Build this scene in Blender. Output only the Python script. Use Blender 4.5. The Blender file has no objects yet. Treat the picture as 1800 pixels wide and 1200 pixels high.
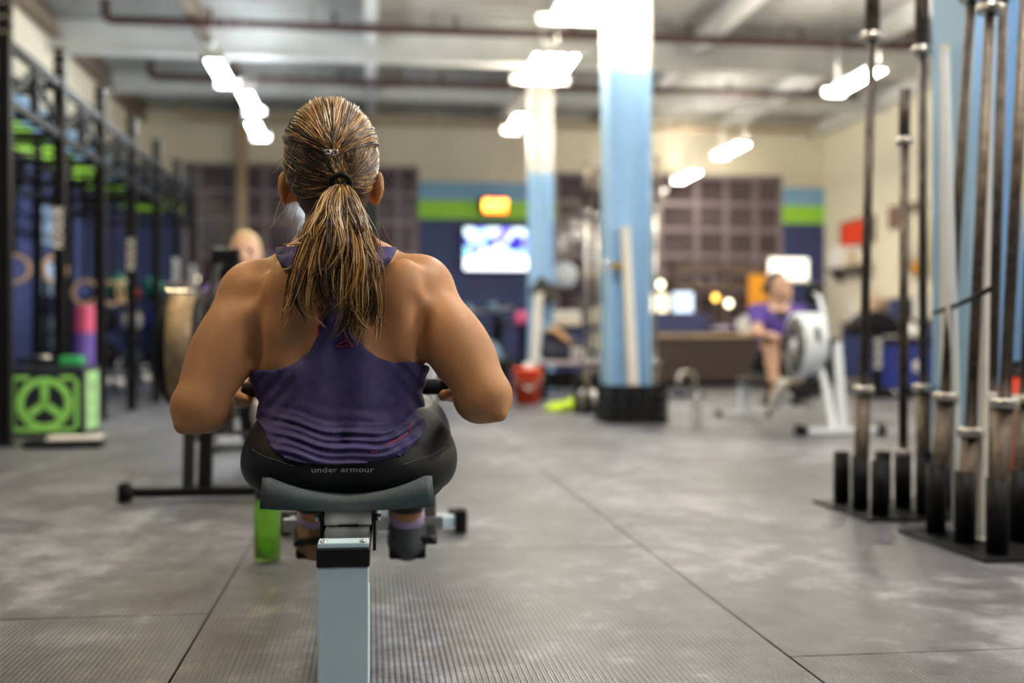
import bpy, math, random
import numpy as np
from mathutils import Vector, Matrix, noise
from mathutils.bvhtree import BVHTree
random.seed(7); rng = np.random.default_rng(7)
PI = math.pi
S = bpy.context.scene
C = S.collection

# ------------------------------------------------------------------ camera, world, exposure
CAM_H = 0.63; YAW = math.radians(7.07); FPX = 2000.0
SA, CA = math.sin(YAW), math.cos(YAW)
cam = bpy.data.cameras.new('camera'); cam.lens = 40.0; cam.sensor_width = 36.0; cam.sensor_fit = 'HORIZONTAL'
cam.dof.use_dof = True; cam.dof.focus_distance = 1.96; cam.dof.aperture_fstop = 1.8
cam.clip_start = 0.05; cam.clip_end = 100
co = bpy.data.objects.new('camera', cam); C.objects.link(co)
co.location = (0, 0, CAM_H); co.rotation_euler = (PI/2, 0, -YAW)
S.camera = co
w = bpy.data.worlds.new('world'); S.world = w; w.use_nodes = True
w.node_tree.nodes['Background'].inputs[0].default_value = (0.75, 0.85, 1.0, 1)
w.node_tree.nodes['Background'].inputs[1].default_value = 0.04
S.view_settings.view_transform = 'Standard'; S.view_settings.look = 'None'
S.view_settings.gamma = 1.0; S.view_settings.use_curve_mapping = False
S.view_settings.exposure = 0.35
LAMP_GAIN = 72.0

def px(u, v, d):
    """a point of the gym seen in image direction (u, v) at distance d along the view axis"""
    lat = (u-900)/FPX*d
    return Vector((d*SA+lat*CA, d*CA-lat*SA, CAM_H+(600-v)/FPX*d))
def fl(u, v):
    p = px(u, v, CAM_H*FPX/(v-600)); p.z = 0; return p
def atY(u, v, Y):
    """the point in direction (u, v) on the plane y = Y"""
    t = (u-900)/FPX
    return px(u, v, Y/(CA-t*SA))
def atX(u, v, X):
    t = (u-900)/FPX
    return px(u, v, X/(SA+t*CA))

# ------------------------------------------------------------------ materials
MATS = {}
def mat(name, col, rough=0.5, metal=0.0, var=0.12, scale=6.0, bump=0.0, bscale=80.0, spec=0.5, emit=None, estr=0.0, trans=0.0, sss=0.0, coat=0.0):
    if name in MATS: return MATS[name]
    m = bpy.data.materials.new(name); m.use_nodes = True
    nt = m.node_tree; b = nt.nodes['Principled BSDF']
    b.inputs['Roughness'].default_value = rough; b.inputs['Metallic'].default_value = metal
    b.inputs['Specular IOR Level'].default_value = spec
    c = (*col, 1)
    b.inputs['Base Color'].default_value = c
    if trans: b.inputs['Transmission Weight'].default_value = trans
    if coat: b.inputs['Coat Weight'].default_value = coat
    if sss:
        b.inputs['Subsurface Weight'].default_value = sss
        b.inputs['Subsurface Radius'].default_value = (0.02, 0.008, 0.004); b.inputs['Subsurface Scale'].default_value = 0.5
    if var > 0 or bump > 0:
        g = nt.nodes.new('ShaderNodeTexCoord')
    if var > 0:
        n = nt.nodes.new('ShaderNodeTexNoise'); n.inputs['Scale'].default_value = scale; n.inputs['Detail'].default_value = 4
        nt.links.new(g.outputs['Object'], n.inputs['Vector'])
        r = nt.nodes.new('ShaderNodeValToRGB')
        r.color_ramp.elements[0].position = 0.3; r.color_ramp.elements[1].position = 0.7
        r.color_ramp.elements[0].color = (*[max(0, x*(1-var)) for x in col], 1)
        r.color_ramp.elements[1].color = (*[min(1, x*(1+var)) for x in col], 1)
        nt.links.new(n.outputs['Fac'], r.inputs['Fac']); nt.links.new(r.outputs['Color'], b.inputs['Base Color'])
    if bump > 0:
        n2 = nt.nodes.new('ShaderNodeTexNoise'); n2.inputs['Scale'].default_value = bscale; n2.inputs['Detail'].default_value = 3
        nt.links.new(g.outputs['Object'], n2.inputs['Vector'])
        bp = nt.nodes.new('ShaderNodeBump'); bp.inputs['Strength'].default_value = bump; bp.inputs['Distance'].default_value = 0.004
        nt.links.new(n2.outputs['Fac'], bp.inputs['Height']); nt.links.new(bp.outputs['Normal'], b.inputs['Normal'])
    if emit:
        b.inputs['Emission Color'].default_value = (*emit, 1); b.inputs['Emission Strength'].default_value = estr
    MATS[name] = m
    return m

def mat_rubber():
    m = bpy.data.materials.new('ribbed_rubber_mat'); m.use_nodes = True
    nt = m.node_tree; b = nt.nodes['Principled BSDF']; L = nt.links.new; N = nt.nodes.new
    geo = N('ShaderNodeNewGeometry')
    n1 = N('ShaderNodeTexNoise'); n1.inputs['Scale'].default_value = 1.3; n1.inputs['Detail'].default_value = 8; n1.inputs['Roughness'].default_value = 0.65
    n2 = N('ShaderNodeTexNoise'); n2.inputs['Scale'].default_value = 9; n2.inputs['Detail'].default_value = 6; n2.inputs['Roughness'].default_value = 0.7
    mp = N('ShaderNodeMapping'); mp.inputs['Scale'].default_value = (1.0, 0.55, 1)
    L(geo.outputs['Position'], mp.inputs['Vector']); L(mp.outputs['Vector'], n1.inputs['Vector']); L(geo.outputs['Position'], n2.inputs['Vector'])
    mx = N('ShaderNodeMath'); mx.operation = 'MULTIPLY_ADD'; mx.inputs[1].default_value = 0.45
    L(n2.outputs['Fac'], mx.inputs[0])
    m2 = N('ShaderNodeMath'); m2.operation = 'MULTIPLY'; m2.inputs[1].default_value = 0.6; L(n1.outputs['Fac'], m2.inputs[0]); L(m2.outputs[0], mx.inputs[2])
    r = N('ShaderNodeValToRGB'); e = r.color_ramp.elements
    e[0].position = 0.41; e[0].color = (0.030, 0.032, 0.041, 1); e[1].position = 0.65; e[1].color = (0.32, 0.33, 0.38, 1)
    k = r.color_ramp.elements.new(0.53); k.color = (0.102, 0.107, 0.126, 1)
    L(mx.outputs[0], r.inputs['Fac']); L(r.outputs['Color'], b.inputs['Base Color'])
    # woven relief: rows of short raised bars
    sep = N('ShaderNodeSeparateXYZ'); L(geo.outputs['Position'], sep.inputs[0])
    def sine(out, pitch, phase=None):
        a = N('ShaderNodeMath'); a.operation = 'MULTIPLY'; a.inputs[1].default_value = 2*PI/pitch; L(out, a.inputs[0])
        s = N('ShaderNodeMath'); s.operation = 'SINE'; L(a.outputs[0], s.inputs[0]); return s.outputs[0]
    sx = sine(sep.outputs['X'], 0.0115); sy = sine(sep.outputs['Y'], 0.0115)
    h = N('ShaderNodeMath'); h.operation = 'MULTIPLY_ADD'; h.inputs[1].default_value = 0.45; L(sy, h.inputs[0]); L(sx, h.inputs[2])
    mr = N('ShaderNodeMapRange'); mr.interpolation_type = 'SMOOTHSTEP'; mr.inputs['From Min'].default_value = -0.7; mr.inputs['From Max'].default_value = 0.5
    L(h.outputs[0], mr.inputs['Value'])
    bp = N('ShaderNodeBump'); bp.inputs['Strength'].default_value = 0.8; bp.inputs['Distance'].default_value = 0.0035
    L(mr.outputs[0], bp.inputs['Height']); L(bp.outputs['Normal'], b.inputs['Normal'])
    rr = N('ShaderNodeMapRange'); rr.inputs['To Min'].default_value = 0.28; rr.inputs['To Max'].default_value = 0.5
    L(n2.outputs['Fac'], rr.inputs['Value']); L(rr.outputs[0], b.inputs['Roughness'])
    b.inputs['Specular IOR Level'].default_value = 0.8
    return m

def mat_attr(name, rough=0.4, spec=0.5):
    m = bpy.data.materials.new(name); m.use_nodes = True
    nt = m.node_tree; b = nt.nodes['Principled BSDF']
    a = nt.nodes.new('ShaderNodeAttribute'); a.attribute_name = 'tint'
    nt.links.new(a.outputs['Color'], b.inputs['Base Color'])
    b.inputs['Roughness'].default_value = rough; b.inputs['Specular IOR Level'].default_value = spec
    return m

def sec(m, **k):
    return m
M = dict(
    black=mat('black_powder_coat', (0.006, 0.006, 0.007), 0.45, 0.0, 0.2, spec=0.14),
    plastic=mat('black_plastic', (0.009, 0.009, 0.011), 0.42, 0, 0.2, spec=0.3),
    rubber=mat('black_rubber', (0.009, 0.009, 0.010), 0.65, 0, 0.25, bump=0.3, spec=0.15),
    steel=mat('brushed_steel', (0.55, 0.54, 0.52), 0.28, 1.0, 0.12, 30),
    chrome=mat('chrome', (0.8, 0.8, 0.8), 0.12, 1.0, 0.05),
    wornsteel=mat('worn_bar_steel', (0.13, 0.108, 0.09), 0.42, 1.0, 0.45, 25, 0.4, 300),
    darksteel=mat('dark_oxide_steel', (0.10, 0.085, 0.075), 0.4, 0.9, 0.4, 25, 0.4, 300),
    palebl=mat('pale_blue_grey_paint', (0.64, 0.85, 1.0), 0.35, 0, 0.06),
    palegrey=mat('pale_grey_paint', (0.76, 0.82, 0.90), 0.35, 0, 0.06),
    greyseat=mat('slate_grey_foam', (0.060, 0.090, 0.105), 0.55, 0, 0.12, bump=0.25, bscale=400),
    roller=mat('milky_nylon', (0.82, 0.87, 0.85), 0.35, 0, 0.06),
    mesh=mat('fan_cage_metal', (0.26, 0.19, 0.12), 0.5, 0.6, 0.3, 20),
    screen=mat('monitor_glass', (0.03, 0.04, 0.045), 0.15, 0, 0),
    cream=mat('cream_wall_paint', (0.78, 0.72, 0.58), 0.75, 0, 0.06, 1.2, 0.15, 40),
    navy=mat('navy_wall_paint', (0.035, 0.05, 0.16), 0.6, 0, 0.12, 2, 0.15, 40),
    sky=mat('light_blue_wall_paint', (0.24, 0.45, 0.70), 0.6, 0, 0.05, 2),
    lime=mat('lime_green_wall_paint', (0.36, 0.74, 0.06), 0.6, 0, 0.05, 2),
    deck=mat('painted_ceiling_deck', (0.30, 0.30, 0.29), 0.7, 0, 0.25, 0.9),
    beamw=mat('white_steel_beam', (0.62, 0.63, 0.62), 0.6, 0, 0.1, 2),
    beamd=mat('dark_timber_beam', (0.16, 0.12, 0.09), 0.7, 0, 0.25, 4),
    pipe=mat('maroon_sprinkler_pipe', (0.050, 0.020, 0.018), 0.6, 0, 0.15),
    pipec=mat('cream_sprinkler_pipe', (0.42, 0.33, 0.23), 0.5, 0, 0.15),
    colblue=mat('sky_blue_column_paint', (0.38, 0.62, 0.90), 0.5, 0, 0.06, 3),
    colwhite=mat('white_column_paint', (0.82, 0.80, 0.76), 0.5, 0, 0.05, 3),
    glass=mat('night_window_glass', (0.075, 0.050, 0.062), 0.10, 0, 0.3, 1.5, spec=0.8),
    frost=mat('pale_blue_pane', (0.42, 0.62, 0.95), 0.3, 0, 0.1, 2),
    mull=mat('mauve_mullion_paint', (0.24, 0.19, 0.21), 0.5, 0, 0.1),
    lampw=mat('white_lamp_housing', (0.8, 0.8, 0.78), 0.5, 0, 0.03),
    tubec=mat('fluorescent_tube_cool', (0.9, 0.9, 0.9), 0.5, 0, 0, emit=(0.86, 0.95, 1.0), estr=LAMP_GAIN),
    tubew=mat('fluorescent_tube_warm', (0.9, 0.9, 0.9), 0.5, 0, 0, emit=(1.0, 0.90, 0.72), estr=LAMP_GAIN),
    tuben=mat('fluorescent_tube_neutral', (0.9, 0.9, 0.9), 0.5, 0, 0, emit=(1.0, 0.95, 0.86), estr=LAMP_GAIN),
    tuber=mat('fluorescent_tube_bright_warm', (0.9, 0.9, 0.9), 0.5, 0, 0, emit=(1.0, 0.92, 0.78), estr=LAMP_GAIN*1.8),
    tubea=mat('fluorescent_tube_amber', (0.9, 0.9, 0.9), 0.5, 0, 0, emit=(1.0, 0.78, 0.46), estr=LAMP_GAIN*1.15),
    white=mat('white_plastic', (0.8, 0.79, 0.76), 0.45, 0, 0.04),
    pvc=mat('white_pvc', (0.85, 0.82, 0.76), 0.4, 0, 0.06),
    boxdark=mat('midnight_blue_plywood', (0.010, 0.014, 0.028), 0.45, 0, 0.2),
    boxgreen=mat('leaf_green_paint', (0.34, 0.82, 0.17), 0.5, 0, 0.08),
    boxpale=mat('pale_green_paint', (0.42, 0.76, 0.36), 0.5, 0, 0.12, 14),
    wood=mat('birch_ring_wood', (0.55, 0.38, 0.20), 0.45, 0, 0.15, 14),
    red=mat('orange_red_plastic', (0.80, 0.055, 0.012), 0.4, 0, 0.06),
    neon=mat('neon_yellow_fabric', (0.62, 0.85, 0.03), 0.6, 0, 0.15, 20),
    counter=mat('dark_brown_counter_front', (0.055, 0.035, 0.028), 0.5, 0, 0.2, 5),
    tan=mat('tan_counter_top', (0.52, 0.36, 0.23), 0.4, 0, 0.15, 6),
    binblue=mat('royal_blue_bin_plastic', (0.012, 0.03, 0.24), 0.4, 0, 0.1),
    label=mat('white_lettering', (0.75, 0.75, 0.73), 0.5, 0, 0.03),
    greylabel=mat('grey_lettering', (0.32, 0.33, 0.34), 0.5, 0, 0.03),
    cushion=mat('light_blue_vinyl', (0.25, 0.38, 0.52), 0.35, 0, 0.12),
    grn=mat('green_ball_vinyl', (0.01, 0.16, 0.11), 0.45, 0, 0.1),
    pink=mat('pink_vinyl', (0.75, 0.10, 0.25), 0.5, 0, 0.08),
    purp=mat('purple_vinyl', (0.16, 0.10, 0.46), 0.5, 0, 0.08),
    orange=mat('orange_plastic', (0.85, 0.36, 0.02), 0.5, 0, 0.1),
    paper=mat('cream_card', (0.8, 0.72, 0.55), 0.7, 0, 0.08),
    skin=mat('tanned_skin', (0.50, 0.245, 0.112), 0.50, 0, 0.14, 9, 0.05, 260, spec=0.38, sss=0.10),
    skinp=mat('fair_skin', (0.62, 0.38, 0.27), 0.45, 0, 0.06, 9),
    eye=mat('dark_eye', (0.03, 0.02, 0.02), 0.2, 0, 0),
    tank=mat('indigo_tank_fabric', (0.046, 0.036, 0.145), 0.72, 0, 0.22, 45, 0.3, 900),
    tankpink=mat('red_piping', (0.55, 0.03, 0.07), 0.6, 0, 0.1),
    legg=mat('black_legging_knit', (0.007, 0.008, 0.010), 0.5, 0, 0.2, 30, 0.2, 700, spec=0.3),
    tee=mat('purple_tshirt', (0.085, 0.045, 0.32), 0.7, 0, 0.15, 20),
    shorts=mat('black_shorts', (0.01, 0.01, 0.012), 0.7, 0, 0.2),
    shoe=mat('tan_shoe_leather', (0.30, 0.17, 0.09), 0.5, 0, 0.2, 20),
    shoeg=mat('charcoal_shoe', (0.05, 0.06, 0.065), 0.5, 0, 0.3, 20),
    sock=mat('lilac_sock', (0.40, 0.32, 0.55), 0.7, 0, 0.15, 40),
    hairp=mat('blond_hair', (0.55, 0.40, 0.22), 0.5, 0, 0.2, 60),
    haird=mat('dark_brown_hair', (0.03, 0.018, 0.012), 0.4, 0, 0.3, 60),
    scalp=mat('brown_hair_base', (0.060, 0.030, 0.013), 0.5, 0, 0.35, 50),
)
M['mat'] = mat_rubber()
M['strand'] = mat_attr('golden_brown_hair', 0.30, 0.7)
def glassy(name, col, rough=0.05):
    return mat(name, col, rough, 0, 0, trans=0.85)
M['greenbottle'] = mat('green_bottle_plastic', (0.52, 0.95, 0.16), 0.15, 0, 0, trans=0.82)
M['clear'] = glassy('clear_bottle_plastic', (0.9, 0.93, 0.95), 0.08)
M['neongreen'] = mat('lime_liquid', (0.30, 0.75, 0.05), 0.3, 0, 0.1)
M['exit'] = mat('exit_sign_glow', (0.8, 0.1, 0.02), 0.4, 0, 0, emit=(1.0, 0.16, 0.02), estr=5)
M['exitl'] = mat('exit_letters_glow', (1, 0.6, 0.1), 0.4, 0, 0, emit=(1.0, 0.5, 0.06), estr=9)
M['bulb'] = mat('lamp_bulb_glow', (1, 0.9, 0.7), 0.4, 0, 0, emit=(1.0, 0.86, 0.6), estr=5)
M['bulbo'] = mat('amber_bulb_glow', (1, 0.6, 0.2), 0.4, 0, 0, emit=(1.0, 0.55, 0.08), estr=3.5)
M['pcscreen'] = mat('computer_screen_glow', (0.5, 0.6, 0.8), 0.3, 0, 0, emit=(0.62, 0.78, 1.0), estr=1.3)

# ------------------------------------------------------------------ mesh helpers
class MB:
    def __init__(s): s.v = []; s.f = []; s.sm = []
    def add(s, vs, fs, smooth=False):
        o = len(s.v); s.v += [tuple(x) for x in vs]; s.f += [tuple(i+o for i in f) for f in fs]; s.sm += [smooth]*len(fs); return s
    def box(s, c, d, rot=None):
        x, y, z = d[0]/2, d[1]/2, d[2]/2
        vs = [Vector((a*x, b*y, e*z)) for a in (-1, 1) for b in (-1, 1) for e in (-1, 1)]
        if rot is not None: vs = [rot @ q for q in vs]
        vs = [q+Vector(c) for q in vs]
        return s.add(vs, [(0,1,3,2),(4,6,7,5),(0,4,5,1),(2,3,7,6),(0,2,6,4),(1,5,7,3)])
    def bx(s, x0, x1, y0, y1, z0, z1):
        return s.box(((x0+x1)/2, (y0+y1)/2, (z0+z1)/2), (x1-x0, y1-y0, z1-z0))
    def bar(s, a, b, w, h, up=(0, 0, 1)):
        a, b = Vector(a), Vector(b); d = (b-a); l = d.length; d.normalize(); up = Vector(up)
        if abs(d.dot(up)) > 0.98: up = Vector((0, 1, 0))
        x = d.cross(up).normalized(); y = x.cross(d).normalized()
        vs = []
        for p in (a, b):
            for i, j in ((-1,-1),(1,-1),(1,1),(-1,1)): vs.append(p+x*i*w/2+y*j*h/2)
        return s.add(vs, [(0,1,2,3),(7,6,5,4),(0,4,5,1),(1,5,6,2),(2,6,7,3),(3,7,4,0)])
    def cyl(s, a, b, r0, r1=None, n=16, caps=True):
        if r1 is None: r1 = r0
        return s.tube([a, b], [r0, r1], n, caps)
    def tube(s, pts, rad, n=10, caps=True, closed=False):
        pts = [Vector(p) for p in pts]; m = len(pts)
        if not hasattr(rad, '__len__'): rad = [rad]*m
        vs = []; prev = None
        for i, p in enumerate(pts):
            if closed: t = pts[(i+1) % m]-pts[i-1]
            else: t = pts[min(i+1, m-1)]-pts[max(i-1, 0)]
            t.normalize()
            if prev is None:
                ref = Vector((0, 0, 1)) if abs(t.z) < 0.9 else Vector((1, 0, 0))
                x = t.cross(ref).normalized()
            else:
                x = (prev-t*prev.dot(t)).normalized()
            prev = x; y = t.cross(x)
            for k in range(n):
                an = 2*PI*k/n; vs.append(p+(x*math.cos(an)+y*math.sin(an))*rad[i])
        fs = []
        for i in range(m if closed else m-1):
            j = (i+1) % m
            for k in range(n):
                q = (k+1) % n; fs.append((i*n+k, i*n+q, j*n+q, j*n+k))
        s.add(vs, fs, True)
        if caps and not closed:
            o = len(s.v)-len(vs)
            s.f += [tuple(o+k for k in reversed(range(n))), tuple(o+(m-1)*n+k for k in range(n))]; s.sm += [False, False]
        return s
    def lathe(s, prof, c=(0, 0, 0), n=20, axis='z', smooth=True):
        vs = []
        for r, h in prof:
            for k in range(n):
                a = 2*PI*k/n; p = (r*math.cos(a), r*math.sin(a), h)
                if axis == 'x': p = (p[2], p[0], p[1])
                elif axis == 'y': p = (p[1], p[2], p[0])
                vs.append((p[0]+c[0], p[1]+c[1], p[2]+c[2]))
        fs = []
        for i in range(len(prof)-1):
            for k in range(n):
                q = (k+1) % n; fs.append((i*n+k, i*n+q, (i+1)*n+q, (i+1)*n+k))
        return s.add(vs, fs, smooth)
    def ell(s, c, r, n=16, m=10):
        prof = [(math.sin(PI*i/m), -math.cos(PI*i/m)) for i in range(m+1)]
        vs = []
        for rr, h in prof:
            for k in range(n):
                a = 2*PI*k/n; vs.append((c[0]+r[0]*rr*math.cos(a), c[1]+r[1]*rr*math.sin(a), c[2]+r[2]*h))
        fs = []
        for i in range(m):
            for k in range(n):
                q = (k+1) % n; fs.append((i*n+k, i*n+q, (i+1)*n+q, (i+1)*n+k))
        return s.add(vs, fs, True)
    def prism(s, poly, y0, y1, plane='xz', smooth=False):
        n = len(poly); vs = []
        for y in (y0, y1):
            for a, b in poly:
                vs.append({'xz': (a, y, b), 'yz': (y, a, b), 'xy': (a, b, y)}[plane])
        fs = [tuple(range(n)), tuple(reversed(range(n, 2*n)))]
        for k in range(n):
            q = (k+1) % n; fs.append((k, k+n, q+n, q))
        return s.add(vs, fs, smooth)
    def torus(s, c, R, r, axis='y', n=28, m=8):
        pts = []
        for k in range(n):
            a = 2*PI*k/n; x, y = R*math.cos(a), R*math.sin(a)
            pts.append(Vector(c)+Vector({'y': (x, 0, y), 'x': (0, x, y), 'z': (x, y, 0)}[axis]))
        return s.tube(pts, r, m, closed=True)
    def mesh(s, name):
        me = bpy.data.meshes.new(name); me.from_pydata(s.v, [], s.f); me.update()
        me.polygons.foreach_set('use_smooth', s.sm)
        import bmesh
        bm = bmesh.new(); bm.from_mesh(me); bmesh.ops.recalc_face_normals(bm, faces=bm.faces); bm.to_mesh(me); bm.free()
        return me
    def build(s, name, m, parent=None, bevel=0.0):
        me = s.mesh(name); me.materials.append(M[m] if isinstance(m, str) else m)
        return link(name, me, parent, bevel)
def link(name, me, parent=None, bevel=0.0):
    o = bpy.data.objects.new(name, me); C.objects.link(o)
    if parent: o.parent = parent
    if bevel:
        b = o.modifiers.new('bevel', 'BEVEL'); b.width = bevel; b.segments = 2; b.limit_method = 'ANGLE'
    return o
def tag(o, label, cat, group=None):
    o['label'] = label; o['category'] = cat
    if group: o['group'] = group
    return o
def thing(name, label, cat, loc=(0, 0, 0), rz=0.0, group=None):
    o = bpy.data.objects.new(name, None); C.objects.link(o); o.location = loc; o.rotation_euler = (0, 0, rz)
    o.empty_display_size = 0.1
    return tag(o, label, cat, group)
def struct(o): o['kind'] = 'structure'; return o
def copy_tree(o, parent=None):
    c = o.copy(); C.objects.link(c)
    if parent is not None: c.parent = parent
    for ch in list(o.children): copy_tree(ch, c)
    return c
def text_mesh(txt, size, depth=0.001, bold=0.0, space=1.0):
    cu = bpy.data.curves.new('t', 'FONT'); cu.body = txt; cu.size = size; cu.extrude = depth; cu.offset = bold
    cu.align_x = 'CENTER'; cu.align_y = 'CENTER'; cu.space_character = space; cu.resolution_u = 4
    o = bpy.data.objects.new('t', cu); C.objects.link(o)
    me = bpy.data.meshes.new_from_object(o.evaluated_get(bpy.context.evaluated_depsgraph_get()))
    bpy.data.objects.remove(o); bpy.data.curves.remove(cu)
    return me
def text(name, txt, size, loc, rot, m, parent, depth=0.001, bold=0.0, space=1.0):
    me = text_mesh(txt, size, depth, bold, space); me.materials.clear(); me.materials.append(M[m])
    o = link(name, me, parent); o.location = loc; o.rotation_euler = rot
    return o

# ------------------------------------------------------------------ implicit surfaces for bodies
def rc(a, b, ra, rb, k=0.02): return ('rc', np.array(a, np.float32), np.array(b, np.float32), ra, rb, k)
def el(c, r, k=0.02, rot=None): return ('el', np.array(c, np.float32), np.array(r, np.float32), rot, k)
def sub(p): return ('sub', p)
class Grid:
    def __init__(s, lo, hi, h):
        s.lo = np.array(lo, np.float32); s.h = h; s.n = np.ceil((np.array(hi)-s.lo)/h).astype(int)+1
        s.ax = [s.lo[i]+h*np.arange(s.n[i], dtype=np.float32) for i in range(3)]
    def sl(s, lo, hi):
        a = np.clip(np.floor((np.array(lo)-s.lo)/s.h).astype(int), 0, s.n); b = np.clip(np.ceil((np.array(hi)-s.lo)/s.h).astype(int)+1, 0, s.n)
        return tuple(slice(int(x), int(y)) for x, y in zip(a, b))
def prim_d(p, X, Y, Z):
    if p[0] == 'rc':
        _, a, b, ra, rb, k = p; ba = b-a; L2 = max(float(ba @ ba), 1e-9)
        t = np.clip(((X-a[0])*ba[0]+(Y-a[1])*ba[1]+(Z-a[2])*ba[2])/L2, 0, 1)
        return np.sqrt((X-a[0]-t*ba[0])**2+(Y-a[1]-t*ba[1])**2+(Z-a[2]-t*ba[2])**2)-(ra+(rb-ra)*t)
    _, c, r, rot, k = p
    x, y, z = X-c[0], Y-c[1], Z-c[2]
    if rot is not None:
        R = np.array(rot.to_3x3().transposed() if isinstance(rot, Matrix) else rot, np.float32)
        x, y, z = R[0,0]*x+R[0,1]*y+R[0,2]*z, R[1,0]*x+R[1,1]*y+R[1,2]*z, R[2,0]*x+R[2,1]*y+R[2,2]*z
    k0 = np.sqrt((x/r[0])**2+(y/r[1])**2+(z/r[2])**2)+1e-9
    k1 = np.sqrt((x/r[0]**2)**2+(y/r[1]**2)**2+(z/r[2]**2)**2)+1e-9
    return k0*(k0-1)/k1
def prim_box(p):
    if p[0] == 'rc':
        r = max(p[3], p[4]); return np.minimum(p[1], p[2])-r, np.maximum(p[1], p[2])+r
    r = float(p[2].max()); return p[1]-r, p[1]+r
def field(g, prims, V=None, pad=0.06):
    if V is None: V = np.full(g.n, 1.0, np.float32)
    for p in prims:
        neg = p[0] == 'sub'; q = p[1] if neg else p
        lo, hi = prim_box(q); k = q[-1]
        s = g.sl(lo-pad-k, hi+pad+k)
        if any(x.stop <= x.start for x in s): continue
        X = g.ax[0][s[0]][:, None, None]; Y = g.ax[1][s[1]][None, :, None]; Z = g.ax[2][s[2]][None, None, :]
        d = prim_d(q, X, Y, Z); v = V[s]
        if neg:
            h = np.clip(0.5-0.5*(v+d)/k, 0, 1); V[s] = v*(1-h)-d*h+k*h*(1-h)
        else:
            h = np.clip(0.5+0.5*(d-v)/k, 0, 1); V[s] = d*(1-h)+v*h-k*h*(1-h)
    return V
def loft_field(g, tab, V, k=0.02, power=2.0):
    """tab rows: z, xc, yc, half width, half depth (z descending or ascending)"""
    t = np.array(sorted(tab), np.float32); zs = g.ax[2]
    f = [np.interp(zs, t[:, 0], t[:, i]).astype(np.float32) for i in range(1, 5)]
    ker = np.ones(7)/7
    f = [np.convolve(np.pad(a, 3, mode='edge'), ker, 'valid').astype(np.float32) for a in f]
    X = g.ax[0][:, None, None]; Y = g.ax[1][None, :, None]
    ax = np.abs((X-f[0][None, None, :])/f[2][None, None, :]); ay = np.abs((Y-f[1][None, None, :])/f[3][None, None, :])
    q = (ax**power+ay**power)**(1/power)
    d = (q-1)*np.minimum(f[2], f[3])[None, None, :]
    z0, z1 = t[0, 0], t[-1, 0]
    dz = np.maximum(z0-zs, zs-z1)[None, None, :]
    d = np.maximum(d, dz)
    h = np.clip(0.5+0.5*(d-V)/k, 0, 1)
    return (d*(1-h)+V*h-k*h*(1-h)).astype(np.float32)
def poly_sdf(poly, xs, zs):
    X, Z = np.meshgrid(xs, zs, indexing='ij'); d = np.full(X.shape, 1e9); inside = np.zeros(X.shape, bool)
    n = len(poly)
    for i in range(n):
        ax, az = poly[i]; bx, bz = poly[(i+1) % n]
        ex, ez = bx-ax, bz-az
        t = np.clip(((X-ax)*ex+(Z-az)*ez)/(ex*ex+ez*ez+1e-12), 0, 1)
        d = np.minimum(d, (X-ax-t*ex)**2+(Z-az-t*ez)**2)
        c = ((az > Z) != (bz > Z)) & (X < (bx-ax)*(Z-az)/(bz-az+1e-12)+ax)
        inside ^= c
    d = np.sqrt(d); return np.where(inside, -d, d).astype(np.float32)
def nets(g, V, smooth_iter=1):
    sg = V < 0; nx, ny, nz = V.shape
    cs = [sg[i:nx-1+i, j:ny-1+j, k:nz-1+k] for i in (0, 1) for j in (0, 1) for k in (0, 1)]
    tot = sum(c.astype(np.int8) for c in cs); act = (tot > 0) & (tot < 8)
    idx = np.argwhere(act); ids = np.full(act.shape, -1, np.int64); ids[act] = np.arange(len(idx))
    acc = np.zeros((len(idx), 3)); cnt = np.zeros(len(idx))
    off = [(i, j, k) for i in (0, 1) for j in (0, 1) for k in (0, 1)]
    for a in range(8):
        for b in range(a+1, 8):
            if sum(abs(off[a][q]-off[b][q]) for q in range(3)) != 1: continue
            va = V[idx[:, 0]+off[a][0], idx[:, 1]+off[a][1], idx[:, 2]+off[a][2]]; vb = V[idx[:, 0]+off[b][0], idx[:, 1]+off[b][1], idx[:, 2]+off[b][2]]
            m = (va < 0) != (vb < 0); t = np.where(m, va/(va-vb+1e-12), 0)
            p = np.array(off[a])[None]+t[:, None]*(np.array(off[b])-np.array(off[a]))[None]
            acc[m] += p[m]; cnt[m] += 1
    P = g.lo[None]+g.h*(idx+acc/cnt[:, None])
    faces = []
    for axis in range(3):
        a, b = [(1, 2), (2, 0), (0, 1)][axis]
        s0 = [slice(None)]*3; s1 = [slice(None)]*3; s0[axis] = slice(0, -1); s1[axis] = slice(1, None)
        e0, e1 = sg[tuple(s0)], sg[tuple(s1)]
        for flip in (False, True):
            m = (e0 & ~e1) if not flip else (~e0 & e1)
            q = np.argwhere(m)
            ok = (q[:, a] > 0) & (q[:, b] > 0) & (q[:, a] < V.shape[a]-1) & (q[:, b] < V.shape[b]-1)
            q = q[ok]
            def c(da, db):
                r = q.copy(); r[:, a] -= da; r[:, b] -= db; return ids[r[:, 0], r[:, 1], r[:, 2]]
            f = np.stack([c(1, 1), c(0, 1), c(0, 0), c(1, 0)], 1)
            if flip: f = f[:, ::-1]
            faces.append(f)
    F = np.concatenate(faces); F = F[(F >= 0).all(1)]
    for _ in range(smooth_iter):
        A = np.zeros_like(P); n = np.zeros(len(P))
        for i in range(4):
            for j in ((i+1) % 4, (i+3) % 4):
                np.add.at(A, F[:, i], P[F[:, j]]); np.add.at(n, F[:, i], 1)
        ok = n > 0; P[ok] = 0.5*P[ok]+0.5*A[ok]/n[ok, None]
    return P, F
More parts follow.
